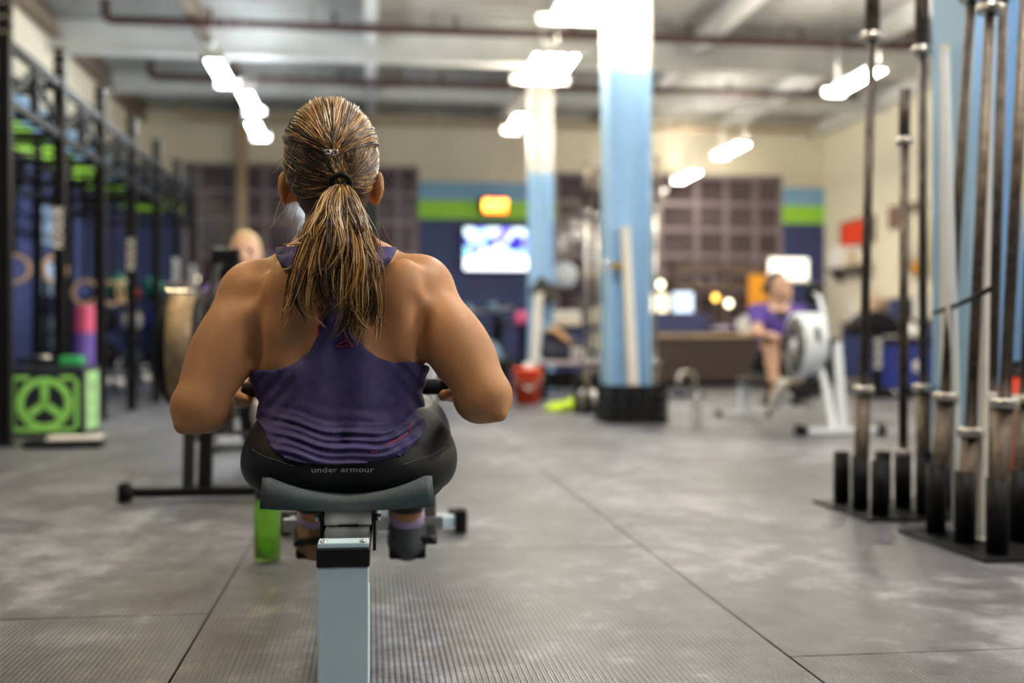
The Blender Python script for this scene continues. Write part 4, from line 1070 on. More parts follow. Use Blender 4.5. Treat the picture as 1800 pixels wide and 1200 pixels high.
# peace-sign plyo box with a green pad and a step board
c0 = px(12, 768, 7.5); c1 = px(145, 768, 7.5); bw = c1.x-c0.x; yb0 = (c0.y+c1.y)/2; bd, bh = .46, .46
t = thing('plyo_box', 'dark plyo box painted with a green round emblem in a square', 'box', ((c0.x+c1.x)/2, yb0, 0))
MB().bx(-bw/2, bw/2, 0, bd, 0, bh).build('box_body', 'boxdark', t, .006)
e = MB(); s_ = bw/2-.03; zc = bh/2-.01; hz_ = bh/2-.045
for a in ((-s_, s_, zc-hz_, zc-hz_+.028), (-s_, -s_+.028, zc-hz_, zc+hz_), (s_-.028, s_, zc-hz_, zc+hz_)): e.bx(a[0], a[1], -.004, .001, a[2], a[3])
e.bx(-s_, -s_*.45, -.004, .001, zc+hz_-.028, zc+hz_); e.bx(s_*.45, s_, -.004, .001, zc+hz_-.028, zc+hz_)
e.build('square_border', 'boxgreen', t)
e = MB(); ro, ri = hz_-.010, hz_-.054
for k in range(40):
    a, c = 2*PI*k/40, 2*PI*(k+1)/40
    e.prism([(ro*math.cos(a), zc+ro*math.sin(a)), (ro*math.cos(c), zc+ro*math.sin(c)), (ri*math.cos(c), zc+ri*math.sin(c)), (ri*math.cos(a), zc+ri*math.sin(a))], -.005, .001, 'xz')
for an in (90, 216, 324): e.bar((0, -.002, zc), ((ri+.01)*math.cos(R_(an)), -.002, zc+(ri+.01)*math.sin(R_(an))), .006, .046, (-math.sin(R_(an)), 0, math.cos(R_(an))))
e.build('round_emblem', 'boxgreen', t)
MB().bx(bw/2-.001, bw/2+.004, .07, bd-.06, .04, bh-.03).build('side_panel', 'boxpale', t)
e = MB(); e.ell((bw/2+.004, bd/2, bh*.70), (.003, .035, .045), 14, 8); e.build('side_mark', 'boxdark', t)
for z, tx in ((.47, 'H'), (.27, 'A')): text('side_mark', tx, .12, (bw/2+.0045, bd/2, bh*z), (PI/2, 0, PI/2), 'boxdark', t, .001)
gp = px(127, 630, 7.9); gp.z = bh
tag(MB().box((0, 0, .035), (.15, .16, .07)).build('foam_pad', mat('green_foam', (.02, .35, .10), .7), None, .02), 'green foam pad lying on the plyo box', 'pad').location = gp
kb = px(45, 640, 7.9); kb.z = bh
t = thing('jump_rope', 'dark coiled jump rope lying on the plyo box', 'jump rope', kb)
MB().tube([(.07*math.cos(a)*(1+.1*math.sin(3*a)), .06*math.sin(a), .012+.003*a) for a in np.linspace(0, 12, 60)], .008, 6).build('rope', 'rubber', t)
MB().cyl((.06, 0, .06), (.16, .02, .06), .016, n=10).build('handle', 'steel', t)
sp = fl(105, 788)
t = thing('step_board', 'low black step with a whitish top in front of the plyo box', 'step', (sp.x, sp.y+.1, 0), R_(6))
MB().bx(-.22, .22, -.10, .12, 0, .045).build('base', 'rubber', t, .01)
MB().bx(-.09, .215, -.095, .10, .045, .062).build('top', 'white', t, .005)
# bag, ball rack, kettlebells
pb = px(149, 600, 11.6); pb.z = 0
t = thing('punching_bag', 'standing purple bag with a pink upper half behind the rings', 'punching bag', pb)
MB().lathe([(.001, .03), (.11, .03), (.115, .5), (.11, .72)], n=20).build('lower_bag', 'purp', t)
MB().lathe([(.11, .72), (.10, .98), (.08, 1.02), (.001, 1.03)], n=20).build('upper_bag', 'pink', t)
MB().lathe([(.16, 0), (.16, .03), (.001, .03)], n=20).build('base', 'rubber', t)
rk = px(225, 600, 13.2); rk.z = 0
t = thing('ball_rack', 'black storage rack holding balls against the left wall', 'rack', (rk.x, rk.y, 0))
for sx in (-.85, .85):
    for sy in (-.2, .2): MB().bx(sx-.025, sx+.025, sy-.025, sy+.025, 0, 1.35).build('post', 'black', t)
for z in (.30, .72, 1.10): MB().bx(-.85, .85, -.22, .22, z, z+.03).build('shelf', 'black', t)
for lab, u, z, r, m in (('dark green medicine ball on top of the rack', 205, 1.13, .15, 'grn'), ('second green medicine ball on the rack beside the lettered upright', 270, 1.13, .13, 'grn'), ('small red ball on top of the rack', 239, 1.13, .06, 'red'),
                        ('white medicine ball on the middle shelf', 231, .75, .13, 'white'), ('brown ball on the middle shelf', 300, .75, .06, 'shoe'), ('dark blue ball on the middle shelf', 273, .75, .13, 'binblue'), ('dark ball at the left of the middle shelf', 188, .75, .13, 'rubber'),
                        ('charcoal medicine ball at the left of the bottom shelf', 186, .33, .15, 'rubber'), ('grey medicine ball on the bottom shelf', 231, .33, .12, 'greyseat'), ('navy medicine ball at the right of the bottom shelf', 273, .33, .13, 'boxdark')):
    p = atY(u, 600, rk.y)
    t = thing('medicine_ball', lab, 'ball', (p.x, rk.y, z+r), 0, 'balls on the rack')
    MB().ell((0, 0, 0), (r, r, r), 20, 12).build('shell', m, t)
    MB().torus((0, 0, 0), r*.995, .004, 'x', 24, 5).torus((0, 0, 0), r*.995, .004, 'z', 24, 5).build('seam', 'plastic', t)
def kettlebell(p, r, m, label):
    t = thing('kettlebell', label, 'kettlebell', p, random.uniform(0, 3), 'kettlebells on the floor')
    MB().lathe([(.001, 0), (r*.6, 0), (r*.95, r*.5), (r, r*.95), (r*.85, r*1.5), (r*.5, r*1.85), (.001, r*1.9)], n=18).build('bell', m, t)
    MB().tube([(-r*.6, 0, r*1.6), (-r*.72, 0, r*2.2), (-r*.5, 0, r*2.65), (0, 0, r*2.75), (r*.5, 0, r*2.65), (r*.72, 0, r*2.2), (r*.6, 0, r*1.6)], r*.17, 8).build('handle', 'steel', t)
for i, (u, v, r, m) in enumerate(((215, 676, .13, 'greyseat'), (188, 682, .085, 'steel'), (208, 686, .09, 'steel'), (255, 676, .10, 'steel'), (232, 684, .09, 'plastic'))):
    kettlebell(fl(u, v), r, m, ('large grey kettlebell on the floor under the ball rack', 'steel kettlebell beside the rig upright, leftmost of the row', 'steel kettlebell in front of the large grey one', 'steel kettlebell right of the lettered upright', 'black kettlebell second from the right of the row')[i])
# dark lockers with a lamp behind the rig end
p = atY(395, 600, 17.6)
t = thing('cabinet', 'dark wooden cabinet under the left back window', 'cabinet', (p.x, 17.7, 0))
MB().bx(-.85, .75, -.25, .25, 0, 1.45).build('carcass', 'counter', t, .01)
for x in (-.83, -.30, .23): MB().bx(x, x+.5, -.27, -.25, .06, 1.39).build('door', 'counter', t, .006)
MB().bx(-.9, .8, -.28, .27, 1.45, 1.49).build('cabinet_top', 'tan', t)
p = atY(342, 490, 17.2)
t = thing('wall_lamp', 'small warm globe lamp glowing near the rig end', 'lamp', (p.x, 17.2, 0))
MB().cyl((0, 0, 0), (0, 0, p.z-.08), .015, n=8).cyl((0, 0, 0), (0, 0, .03), .12, n=16).build('stand', 'black', t)
MB().ell((0, 0, p.z), (.055, .055, .055), 16, 10).build('globe', 'bulb', t)

# ================================================================== BACK WALL: exit sign, television, bikes
p = atY(868, 362, YB-.04)
t = thing('exit_sign', 'glowing red exit sign on the green stripe', 'sign', (p.x, YB, p.z))
MB().bx(-.26, .24, -.07, 0, -.14, .14).build('housing', 'plastic', t, .01)
MB().bx(-.17, .22, -.078, -.07, -.115, .115).build('face', 'exit', t)
text('lettering', 'EXIT', .20, (.025, -.079, 0), (PI/2, 0, 0), 'exitl', t, .001, .004)
def tv_mat():
    m = bpy.data.materials.new('television_picture'); m.use_nodes = True; nt = m.node_tree; b = nt.nodes['Principled BSDF']; L = nt.links.new
    tc = nt.nodes.new('ShaderNodeTexCoord'); vo = nt.nodes.new('ShaderNodeTexVoronoi'); vo.inputs['Scale'].default_value = 4.5; L(tc.outputs['Object'], vo.inputs['Vector'])
    cr = nt.nodes.new('ShaderNodeValToRGB'); e = cr.color_ramp.elements; cr.color_ramp.interpolation = 'EASE'
    e[0].position = .12; e[0].color = (.03, .02, .35, 1); e[1].position = .55; e[1].color = (.75, .95, 1, 1)
    for pos, c in ((.25, (.2, .15, .8, 1)), (.4, (.35, .8, .95, 1))): k = cr.color_ramp.elements.new(pos); k.color = c
    sp = nt.nodes.new('ShaderNodeSeparateColor'); L(vo.outputs['Color'], sp.inputs[0]); L(sp.outputs[0], cr.inputs['Fac'])
    L(cr.outputs['Color'], b.inputs['Emission Color']); b.inputs['Emission Strength'].default_value = 1.9; b.inputs['Base Color'].default_value = (.02, .02, .03, 1)
    return m
p0, p1 = atY(816, 400, YB-.1), atY(942, 475, YB-.1); w2, h2 = (p1.x-p0.x)/2, (p0.z-p1.z)/2
t = thing('television', 'wall television showing a bright blue and white picture', 'television', ((p0.x+p1.x)/2, YB-.075, (p0.z+p1.z)/2))
MB().bx(-w2-.03, w2+.03, -.05, .04, -h2-.03, h2+.03).build('case', 'plastic', t, .01)
MB().bx(-w2, w2, -.053, -.05, -h2+.20, h2).build('screen', tv_mat(), t)
MB().bx(-w2, w2, -.054, -.05, -h2, -h2+.20).build('caption_bar', mat('caption_glow', (.9, .9, 1), .4, 0, 0, emit=(.80, .85, 1), estr=2.2), t)
MB().bx(-.2, .2, .04, .06, -.2, .2).build('wall_bracket', 'black', t)

def bike(p, rz, label):
    t = thing('exercise_bike', label, 'exercise bike', p, rz, 'exercise bikes under the television')
    q = MB(); q.bar((-.22, -.45, .04), (.22, -.45, .04), .07, .06); q.bar((-.22, .45, .04), (.22, .45, .04), .07, .06); q.bar((0, -.45, .05), (0, .45, .07), .07, .05); q.build('base', 'black', t, .008)
    MB().bar((0, -.20, .08), (0, -.30, .86), .06, .06, (0, 1, 0)).build('seat_post', 'black', t)
    MB().prism([(-.46, .87), (-.44, .93), (-.30, .93), (-.12, .90), (-.12, .87)], -.09, .09, 'yz').build('saddle', 'plastic', t, .02)
    MB().bar((0, .25, .10), (0, .16, 1.02), .06, .06, (0, 1, 0)).build('front_post', 'black', t)
    MB().tube([(-.22, .02, 1.10), (-.20, .18, 1.08), (0, .2, 1.04), (.20, .18, 1.08), (.22, .02, 1.10)], .016, 8).build('handlebar', 'steel', t)
    MB().lathe([(.02, -.05), (.25, -.05), (.27, -.03), (.27, .03), (.25, .05), (.02, .05)], (0, .34, .38), 28, 'x').build('fan_wheel', 'cushion', t)
    MB().lathe([(.02, -.055), (.10, -.055), (.10, .055), (.02, .055)], (0, -.02, .30), 18, 'x').build('chain_guard', 'plastic', t)
    for s in (-1, 1):
        MB().bar((s*.07, -.02, .30), (s*.07, -.02+s*.12, .20), .02, .03).box((s*.12, -.02+s*.12, .19), (.10, .08, .025)).build('pedal', 'steel', t)
    MB().box((0, .22, 1.12), (.16, .05, .12), m3(rx=R_(-25))).build('console', 'cushion', t, .01)
bike(Vector((px(848, 600, 16.9).x, px(848, 600, 16.9).y, 0)), R_(60), 'dark exercise bike with a pale blue fan under the television, left one')
bike(Vector((px(890, 600, 16.0).x, px(890, 600, 16.0).y, 0)), R_(115), 'dark exercise bike with a pale blue fan nearest the far column')
p = px(917, 560, 14.4)
t = thing('balance_ball', 'small pink ball resting on a dark stand by the far column', 'ball', (p.x, p.y, 0))
MB().ell((0, 0, p.z), (.085, .085, .10), 16, 10).build('ball', 'pink', t)
MB().lathe([(.14, 0), (.14, .03), (.03, .05), (.03, p.z-.11), (.07, p.z-.08), (.001, p.z-.08)], n=16).build('stand', 'black', t)
p = px(832, 600, 14.4)
t = thing('equipment_chest', 'low black equipment chest behind the red bucket', 'chest', (p.x, p.y, 0))
MB().bx(-.42, .42, -.25, .25, 0, .36).build('box_body', 'rubber', t, .01)
MB().bx(-.43, .43, -.26, .26, .36, .40).build('lid', 'plastic', t, .01)

# ================================================================== AROUND THE COLUMNS
p = fl(930, 712)
t = thing('bucket', 'orange-red plastic bucket standing before the far column', 'bucket', (p.x, p.y+.13, 0))
MB().lathe([(.001, .01), (.122, .01), (.126, 0), (.146, .33), (.155, .33), (.155, .36), (.146, .365), (.140, .36), (.120, .02), (.001, .02)], n=28).build('bucket_body', 'red', t)
MB().lathe([(.1495, .27), (.152, .275), (.153, .285), (.150, .29)], n=28).build('rim_band', 'red', t)
MB().tube([(-.152, 0, .33), (-.13, -.09, .24), (0, -.16, .17), (.13, -.09, .24), (.152, 0, .33)], .005, 6).build('wire_handle', 'steel', t)
MB().box((0, -.1395, .17), (.07, .004, .03), m3(rx=R_(-3))).build('label_patch', 'label', t)
MB().lathe([(.001, .30), (.03, .30), (.034, .37), (.034, .42), (.001, .425)], (-.01, -.05, 0), 14).build('brush_head', 'white', t)
# neon sweatshirt lying on the floor
p = fl(1003, 724); gq = Grid((p.x-.26, p.y-.05, 0), (p.x+.26, p.y+.32, .22), .009)
W = field(gq, [el((p.x-.10, p.y+.08, .035), (.11, .07, .05), .03, m3(rz=.3)), el((p.x+.08, p.y+.10, .06), (.12, .10, .075), .03), el((p.x+.02, p.y+.05, .05), (.07, .06, .055), .03), el((p.x+.13, p.y+.08, .05), (.06, .07, .06), .02), el((p.x-.17, p.y+.06, .02), (.06, .05, .025), .02)])
W = W+.008*np.sin(gq.ax[0][:, None, None]*70)*np.sin(gq.ax[1][None, :, None]*55+gq.ax[2][None, None, :]*60)
W = np.maximum(W, .003-gq.ax[2][None, None, :])
Pq, Fq = nets(gq, W, 1); o = np_mesh('sweatshirt', Pq, Fq, 'neon', None, (p.x, p.y, 0)); o.location = (p.x, p.y, 0); tag(o, 'crumpled neon yellow sweatshirt lying on the floor', 'shirt')
# bench with cup and bag
p = px(1005, 600, 12.4)
t = thing('bench', 'low dark bench with a pale top between the two columns', 'bench', (p.x, p.y, 0))
MB().bx(-.38, .38, -.20, .20, .38, .42).build('bench_top', mat('pale_lilac_laminate', (.45, .40, .45), .4), t, .008)
for s in (-1, 1): MB().bx(s*.32-.03, s*.32+.03, -.18, .18, 0, .38).build('leg', 'black', t)
MB().bx(-.3, .3, -.02, .02, .12, .30).build('stretcher', 'black', t)
BT = .42
def on_bench(u, d=12.3): q_ = px(u, 600, d); return Vector((q_.x, q_.y, BT))
t = thing('cup', 'white cup on the bench between the columns', 'cup', on_bench(1012, 12.25))
MB().lathe([(.001, .003), (.045, 0), (.065, .14), (.068, .145), (.062, .14), (.042, .01), (.001, .01)], n=20).build('cup_body', 'white', t)
MB().torus((.075, 0, .08), .03, .006, 'y', 16, 6).build('handle', 'white', t)
c_ = on_bench(993, 12.5); gq = Grid((c_.x-.36, c_.y-.20, BT), (c_.x+.30, c_.y+.2, BT+.5), .012)
W = field(gq, [rc((c_.x-.16, c_.y, BT+.10), (c_.x+.17, c_.y, BT+.10), .12, .10, .04), rc((c_.x-.16, c_.y, BT+.26), (c_.x+.06, c_.y, BT+.17), .10, .09, .05)])
W = np.maximum(W+.006*np.sin(gq.ax[0][:, None, None]*40+gq.ax[2][None, None, :]*30), BT+.002-gq.ax[2][None, None, :])
Pq, Fq = nets(gq, W, 1); bag = thing('duffel_bag', 'navy duffel bag with a tan strap slumped on the bench', 'bag', c_)
np_mesh('bag_body', Pq, Fq, mat('navy_canvas', (.012, .015, .035), .7, 0, .2, 15), bag, c_)
MB().tube([(-.22, -.10, .34), (-.12, -.125, .33), (-.04, -.12, .26), (.04, -.11, .19)], [.03, .034, .034, .028], 8).build('strap', mat('tan_strap', (.5, .28, .14), .6), bag)
# towels stacked behind, clock, jacket
p = px(1016, 600, 15.2)
t = thing('towel_shelf', 'cream folded towels on a dark shelf behind the bench', 'shelf', (p.x, p.y, 0))
for s in (-1, 1): MB().bx(s*.50-.02, s*.50+.02, -.2, .2, 0, 1.30).build('side', 'black', t)
for z in (.48, .80, 1.26): MB().bx(-.48, .48, -.2, .2, z, z+.03).build('board', 'black', t)
TS = t.location.copy()
for k, (x, z, w_, h_, m, lab) in enumerate(((-.20, .83, .46, .11, 'paper', 'wide cream folded towel on the middle shelf'), (-.20, .941, .44, .10, 'white', 'white folded towel on top of the cream one'), (.30, .83, .26, .26, 'paper', 'tall cream towel roll at the right of the middle shelf'),
                                      (.30, .512, .26, .26, 'paper', 'cream towel roll on the lowest shelf'), (-.25, .512, .4, .14, 'grn', 'dark green folded towel on the lowest shelf'))):
    o = MB().bx(-w_/2, w_/2, -.16, .16, 0, h_).build('folded_towel', m, None, .035); o.location = TS+Vector((x, 0, z)); tag(o, lab, 'towel', 'towels on the shelf')
p = atY(993, 483, YB-1.6)
t = thing('pedestal_fan', 'round pale pedestal fan behind the far column', 'fan', (p.x, p.y, 0))
MB().lathe([(.001, -.03), (.12, -.03), (.20, 0), (.205, .03), (.19, .05), (.001, .06)], (0, 0, p.z), 28, 'y').build('fan_head', mat('pale_fan_plastic', (.55, .62, .72), .4), t)
MB().lathe([(.05, -.06), (.001, -.07)], (0, 0, p.z), 20, 'y').build('hub', 'white', t)
MB().lathe([(.2, 0), (.2, .03), (.025, .06), (.022, p.z-.2)], n=20).build('stand', 'black', t)
# box clamped to the far column at an angle
p = px(957, 512, 13.75)
t = thing('wall_speaker', 'dark olive speaker box tilted on the far column', 'speaker', (p.x, p.y, p.z))
MB().box((0, 0, 0), (.30, .14, .24), m3(ry=R_(35))).build('cabinet', mat('dark_olive_plastic', (.03, .032, .024), .6), t, .01)
MB().bx(-.05, .05, .06, .2, -.04, .04).build('bracket', 'black', t)
# black crate around the near column base
t = thing('weight_crate', 'low black slatted crate around the foot of the near column', 'crate', (COL1.x+.04, COL1.y-.02, 0))
for z in (0.0, .075, .15, .225):
    q = MB(); q.bx(-.24, .22, -.30, -.27, z+.005, z+.07); q.build('front_slat', 'rubber', t, .004)
    MB().bx(-.24, -.215, -.27, .22, z+.005, z+.07).build('side_slat', 'rubber', t, .004); MB().bx(.195, .22, -.27, .22, z+.005, z+.07).build('side_slat', 'rubber', t, .004)
for k in range(4): MB().bx(-.205+.1*k, -.125+.1*k, -.26, -.19, .02, .28+.01*(k % 2)).build('plate', 'plastic', t, .01)
# pipes leaning on columns
def leaning(name, a, c, r, m, label, cat='pipe', n=12):
    a, c = Vector(a), Vector(c); t = thing(name, label, cat, a, 0, 'white pipes leaning about')
    d = c-a; MB().tube([(0, 0, .003), d], r, n, False).build('pipe', m, t); MB().cyl(d*.999, d*1.004, r*1.04, n=n).build('end_cap', m, t); MB().cyl((0, 0, .0), d*.008, r*1.04, n=n).build('end_cap', m, t)
_b = px(1116, 600, 8.86); _b.z = .004
leaning('pvc_pipe', _b, px(1098, 400, 8.93), .045, 'pvc', 'white pipe leaning on the near blue column', n=16)
leaning('pvc_pipe', px(936, 690, 13.8)*Vector((1, 1, 0)), px(947, 515, 13.7), .06, 'pvc', 'white pipe leaning on the far blue column')
p = px(1074, 468, 8.85)
t = thing('spring_clamp', 'shiny spring clamp hooked on the near column', 'clamp', p)
MB().torus((-.03, 0, 0), .035, .012, 'y', 18, 8).build('ring', 'chrome', t); MB().bx(-.01, .09, -.02, .03, -.03, .03).build('grip', mat('brass', (.6, .4, .1), .3, 1.0), t, .008)

# ------------------------------------------------------------------ barbells and their stands
def barbell(base, lean, label, shaft='wornsteel', sleeve='wornsteel', L=1.31, z0=.02, sl=.415, r=.0165, rs=.0275, group='barbells standing in the floor racks'):
    """upright barbell; base on the floor, lean = (dx, dy) per metre"""
    d = Vector((lean[0], lean[1], 1)).normalized()
    t = thing('barbell', label, 'barbell', Vector((base[0], base[1], 0)), 0, group)
    P = lambda s: d*s
    for a, e, out in ((z0, z0+sl, True), (z0+sl+L+.03, z0+2*sl+L+.03, True)):
        s_ = MB().cyl(P(a), P(e), rs, n=16).build('sleeve', sleeve, t)
        ca = (e, e+.03) if a == z0 else (a-.03, a)
        MB().tube([P(ca[0]), P(ca[0]+.004), P(ca[1]-.004), P(ca[1])], [rs*1.35, rs*1.5, rs*1.5, rs*1.35], 18).build('collar', 'steel', s_)
    MB().cyl(P(z0+sl), P(z0+sl+L+.05), r, n=12).build('shaft', shaft, t)
    return t
def stand(x0, y0, size, label, cells, hgt=.205):
    """square base plate with 3 x 3 tubes; x0, y0 = near left corner"""
    t = thing('barbell_stand', label, 'stand', (x0, y0, 0), 0, 'floor stands for barbells')
    MB().bx(0, size, 0, size, 0, .010).build('base_plate', 'black', t, .003)
    g_ = size/3; out = {}
    for i in range(3):
        for j in range(3):
            c = ((i+.5)*g_, (j+.5)*g_); out[i, j] = Vector((x0+c[0], y0+c[1], 0))
            q = MB(); q.lathe([(.0285, .010), (.0315, .010), (.0315, hgt), (.0285, hgt), (.0285, .012)], (c[0], c[1], 0), 20); q.build('tube', 'black', t)
    return out
s1 = px(1547, 600, 4.05); A = stand(s1.x-.083, s1.y-.083, .50, 'black nine-tube barbell stand standing further back', None)
s2 = px(1752, 600, 3.33); B = stand(s2.x-.09, s2.y-.09, .54, 'black nine-tube barbell stand at the right edge, nearer the camera', None, .23)
def spot(u, d): q_ = px(u, 600, d); return (q_.x, q_.y)
barbell(A[0, 1], (.026, .0), 'barbell with a shiny collar at the left of the further stand', 'darksteel')
barbell(A[1, 1], (.004, .0), 'slim brown bar in the middle of the further stand', 'wornsteel', 'darksteel', 1.16, .02, .18, .0165, .0205)
barbell(A[2, 2], (-.004, .0), 'barbell close behind the slim brown bar, half behind the blue column', 'darksteel')
barbell(B[0, 2], (.075, .01), 'brown barbell leaning right, leftmost in the nearer stand', 'darksteel')
barbell(B[0, 1], (.050, .0), 'barbell with a low collar, second in the nearer stand', 'wornsteel', 'wornsteel', 1.31, .02, .315)
barbell(B[0, 0], (.055, .0), 'barbell with a wide collar in the front corner of the nearer stand', 'wornsteel')
barbell(B[1, 1], (.040, .0), 'barbell behind the wide-collared one in the nearer stand', 'darksteel')
barbell(B[1, 0], (.045, .0), 'barbell at the right edge of the picture in the nearer stand', 'wornsteel')
barbell(B[1, 2], (.030, .0), 'dark barbell at the back of the nearer stand in front of the blue column', 'darksteel')
def stick(base, lean, L, r, m, label, name='pvc_pipe', cat='pipe'):
    d = Vector((lean[0], lean[1], 1)).normalized()*L; leaning(name, Vector((base[0], base[1], .012)), Vector((base[0], base[1], .012))+d, r, m, label, cat)
stick(A[2, 1], (.0, .0), 1.72, .0165, 'pvc', 'cream pipe in the further stand beside the blue column')
stick((B[0, 1].x+.06, B[0, 1].y+.01), (.02, .01), 1.52, .015, 'pvc', 'cream pipe between the two left barbells of the nearer stand')
stick((B[0, 2].x+.075, B[0, 2].y), (-.03, .0), 1.55, .017, 'palegrey', 'pale grey pipe crossing behind the leftmost barbell of the nearer stand')
stick(B[2, 2], (-.04, .0), 1.58, .017, 'pvc', 'white pipe at the back of the nearer stand')
# strap round the near column bars
q = MB(); k = [px(1640, 492, 3.95), px(1668, 476, 3.5), px(1712, 462, 3.35), px(1750, 470, 3.3)]
tag(MB().tube([px(1637, 550, 4.2)+Vector((0, -.02, 0)), px(1668, 537, 3.62)-Vector((0, .05, 0)), px(1700, 522, 3.45)-Vector((0, .05, 0)), px(1740, 508, 3.2)], .008, 8).build('strap', 'rubber'), 'thin black strap tying the nearer barbells together', 'strap')
# red extinguisher at the right edge
p = px(1795, 600, 4.07)
t = thing('fire_extinguisher', 'red fire extinguisher at the right edge behind the barbells', 'extinguisher', (p.x, 3.84, 0))
MB().lathe([(.001, .04), (.07, .04), (.075, .06), (.075, .42), (.06, .47), (.03, .50), (.001, .50)], n=22).build('cylinder', 'red', t)
MB().lathe([(.03, .50), (.03, .54), (.001, .54)], n=14).bx(-.02, .10, -.012, .012, .54, .56).build('valve', 'plastic', t)
MB().tube([(.02, -.02, .53), (.09, -.06, .48), (.095, -.06, .30), (.085, -.05, .15)], .010, 8).build('hose', 'rubber', t)
MB().lathe([(.001, 0), (.085, 0), (.085, .04), (.001, .045)], n=20).build('foot', 'rubber', t)
# barbells by the near column, further back
for u, d, lab in ((1031, 9.9, 'chrome barbell standing left of the near column, left of two'), (1049, 10.2, 'chrome barbell standing left of the near column, right of two'), (1152, 9.6, 'chrome barbell standing right of the near column')):
    p = spot(u, d); barbell(p, (0, 0), lab, 'steel', 'wornsteel', group='barbells by the near column')
p = spot(1040, 10.05)
t = thing('barbell_stand', 'dark barbell stand left of the near column with jars on its rim', 'stand', (p[0], p[1], 0), 0, 'floor stands for barbells')
MB().bx(-.15, .15, -.18, .18, 0, .012).build('base_plate', 'black', t)
MB().bx(-.14, .10, .10, .16, .012, .34).build('back_panel', 'plastic', t, .01)
for x in (-.09, .0, .09): MB().lathe([(.0275, .012), (.031, .012), (.031, .21), (.0275, .21)], (x, -.1, 0), 16).build('tube', 'steel', t)

# ================================================================== COUNTER AND WHAT STANDS ON IT
cp = fl(1240, 680); ca = px(1140, 600, 15.75); cb = px(1345, 600, 15.75); cl = cb.x-ca.x; CY = cp.y
t = thing('reception_counter', 'long dark brown counter with a tan top below the right window', 'counter', ((ca.x+cb.x)/2+.1, CY, 0))
MB().bx(-cl/2-.25, cl/2+.1, 0, .60, .08, .68).build('front_panel', 'counter', t, .01); MB().bx(-cl/2-.22, cl/2+.07, .05, .58, 0, .08).build('plinth', 'rubber', t)
MB().bx(-cl/2-.30, cl/2+.15, -.06, .66, .68, .74).build('counter_top', 'tan', t, .01)
MB().bx(-cl/2-.25, cl/2-.75, .46, .60, .74, 1.02).build('raised_back', 'navy', t, .008)
CX = t.location.x; CT = .74; CB_ = 1.02
def on_counter(u, back=False): q_ = atY(u, 600, CY+(.53 if back else .15)); return Vector((q_.x, CY+(.53 if back else .15), CB_ if back else CT))
t = thing('desk_monitor', 'computer monitor with a pale blue screen on the raised counter', 'monitor', on_counter(1200, True))
MB().bx(-.155, .155, -.012, .02, .02, .32).build('case', 'plastic', t, .006); MB().bx(-.145, .145, -.015, -.012, .03, .31).build('screen', 'pcscreen', t); MB().bx(-.06, .06, -.05, .06, 0, .02).build('foot', 'plastic', t)
t = thing('lampshade', 'glowing cream box lamp at the left end of the counter', 'lamp', on_counter(1159, True))
MB().bx(-.12, .12, -.03, .10, .03, .28).build('shade', mat('lit_shade', (.9, .8, .6), .6, 0, 0, emit=(1, .88, .62), estr=1.6), t, .02); MB().bx(-.09, .09, -.02, .09, 0, .03).build('base', 'black', t)
for u, v, m, lab in ((1161, 500, 'bulb', 'warm globe lamp over the cream box lamp'), (1258, 523, 'bulbo', 'amber globe lamp on the counter'), (1281, 533, 'bulb', 'warm white globe lamp right of the amber one')):
    q_ = atY(u, v, CY+.72); t = thing('table_lamp', lab, 'lamp', (q_.x, CY+.72, 0), 0, 'globe lamps at the counter')
    MB().cyl((0, 0, 0), (0, 0, q_.z-.06), .012, n=8).cyl((0, 0, 0), (0, 0, .03), .1, n=16).build('stand', 'black', t); MB().ell((0, 0, q_.z), (.048, .048, .052), 14, 10).build('globe', m, t)
for u, w_, h_, lab in ((1301, .10, .20, 'small white jar on the counter'), (1312, .11, .26, 'medium white jar on the counter'), (1334, .24, .26, 'wide white tub on the counter')):
    t = thing('jar', lab, 'jar', on_counter(u), 0, 'white jars on the counter')
    MB().lathe([(.001, 0), (w_/2*.9, 0), (w_/2, .02), (w_/2, h_*.8), (w_/2*.9, h_*.85)], n=18).build('jar_body', 'white', t); MB().lathe([(w_/2*1.02, h_*.83), (w_/2*1.02, h_), (.001, h_)], n=18).build('lid', 'white', t)
t = thing('tray', 'shallow pale tray with dark edge on the counter', 'tray', on_counter(1270))
MB().bx(-.20, .20, -.12, .12, 0, .05).build('tray_base', 'rubber', t, .01); MB().ell((0, 0, .06), (.17, .10, .05), 16, 8).build('contents', mat('lilac_cloth', (.45, .38, .5), .7), t)
q_ = atY(1342, 515, CY+.66)
t = thing('banner_stand', 'orange upright banner behind the counter end', 'banner', (q_.x, CY+.95, 0))
MB().bx(-.13, .17, -.01, .01, .25, 1.62).build('banner', 'orange', t); MB().cyl((0, .03, 0), (0, .03, 1.6), .012, n=8).bx(-.2, .2, -.12, .12, 0, .02).build('stand', 'black', t)
q_ = atY(1385, 470, YB-2.0)
t = thing('light_box_sign', 'white light box above the dark-haired rower', 'sign', (q_.x, YB-2.0, 0))
MB().bx(-.30, .32, -.04, .04, 1.58, 1.92).build('light_panel', mat('light_box_glow', (.9, .88, .8), .5, 0, 0, emit=(1, .94, .82), estr=1.5), t, .02)
MB().bx(-.32, .34, -.03, .05, 1.55, 1.585).bx(-.02, .04, -.03, .03, 0, 1.56).bx(-.2, .22, -.12, .12, 0, .02).build('stand', 'paper', t)
# shelves behind the counter under the window
p = atY(1270, 600, YB-.4)
t = thing('window_shelf', 'tan open shelving in front of the right window', 'shelf', (p.x, YB-.4, 0))
for z in (1.50, 1.83): MB().bx(-.85, .75, -.15, .15, z, z+.09).build('board', mat('brown_shelf_board', (.18, .12, .09), .6), t)
for x in (-.83, 0, .73): MB().bx(x-.02, x+.02, -.14, .14, 0, 1.92).build('side', mat('brown_shelf_board', (.18, .12, .09), .6), t)
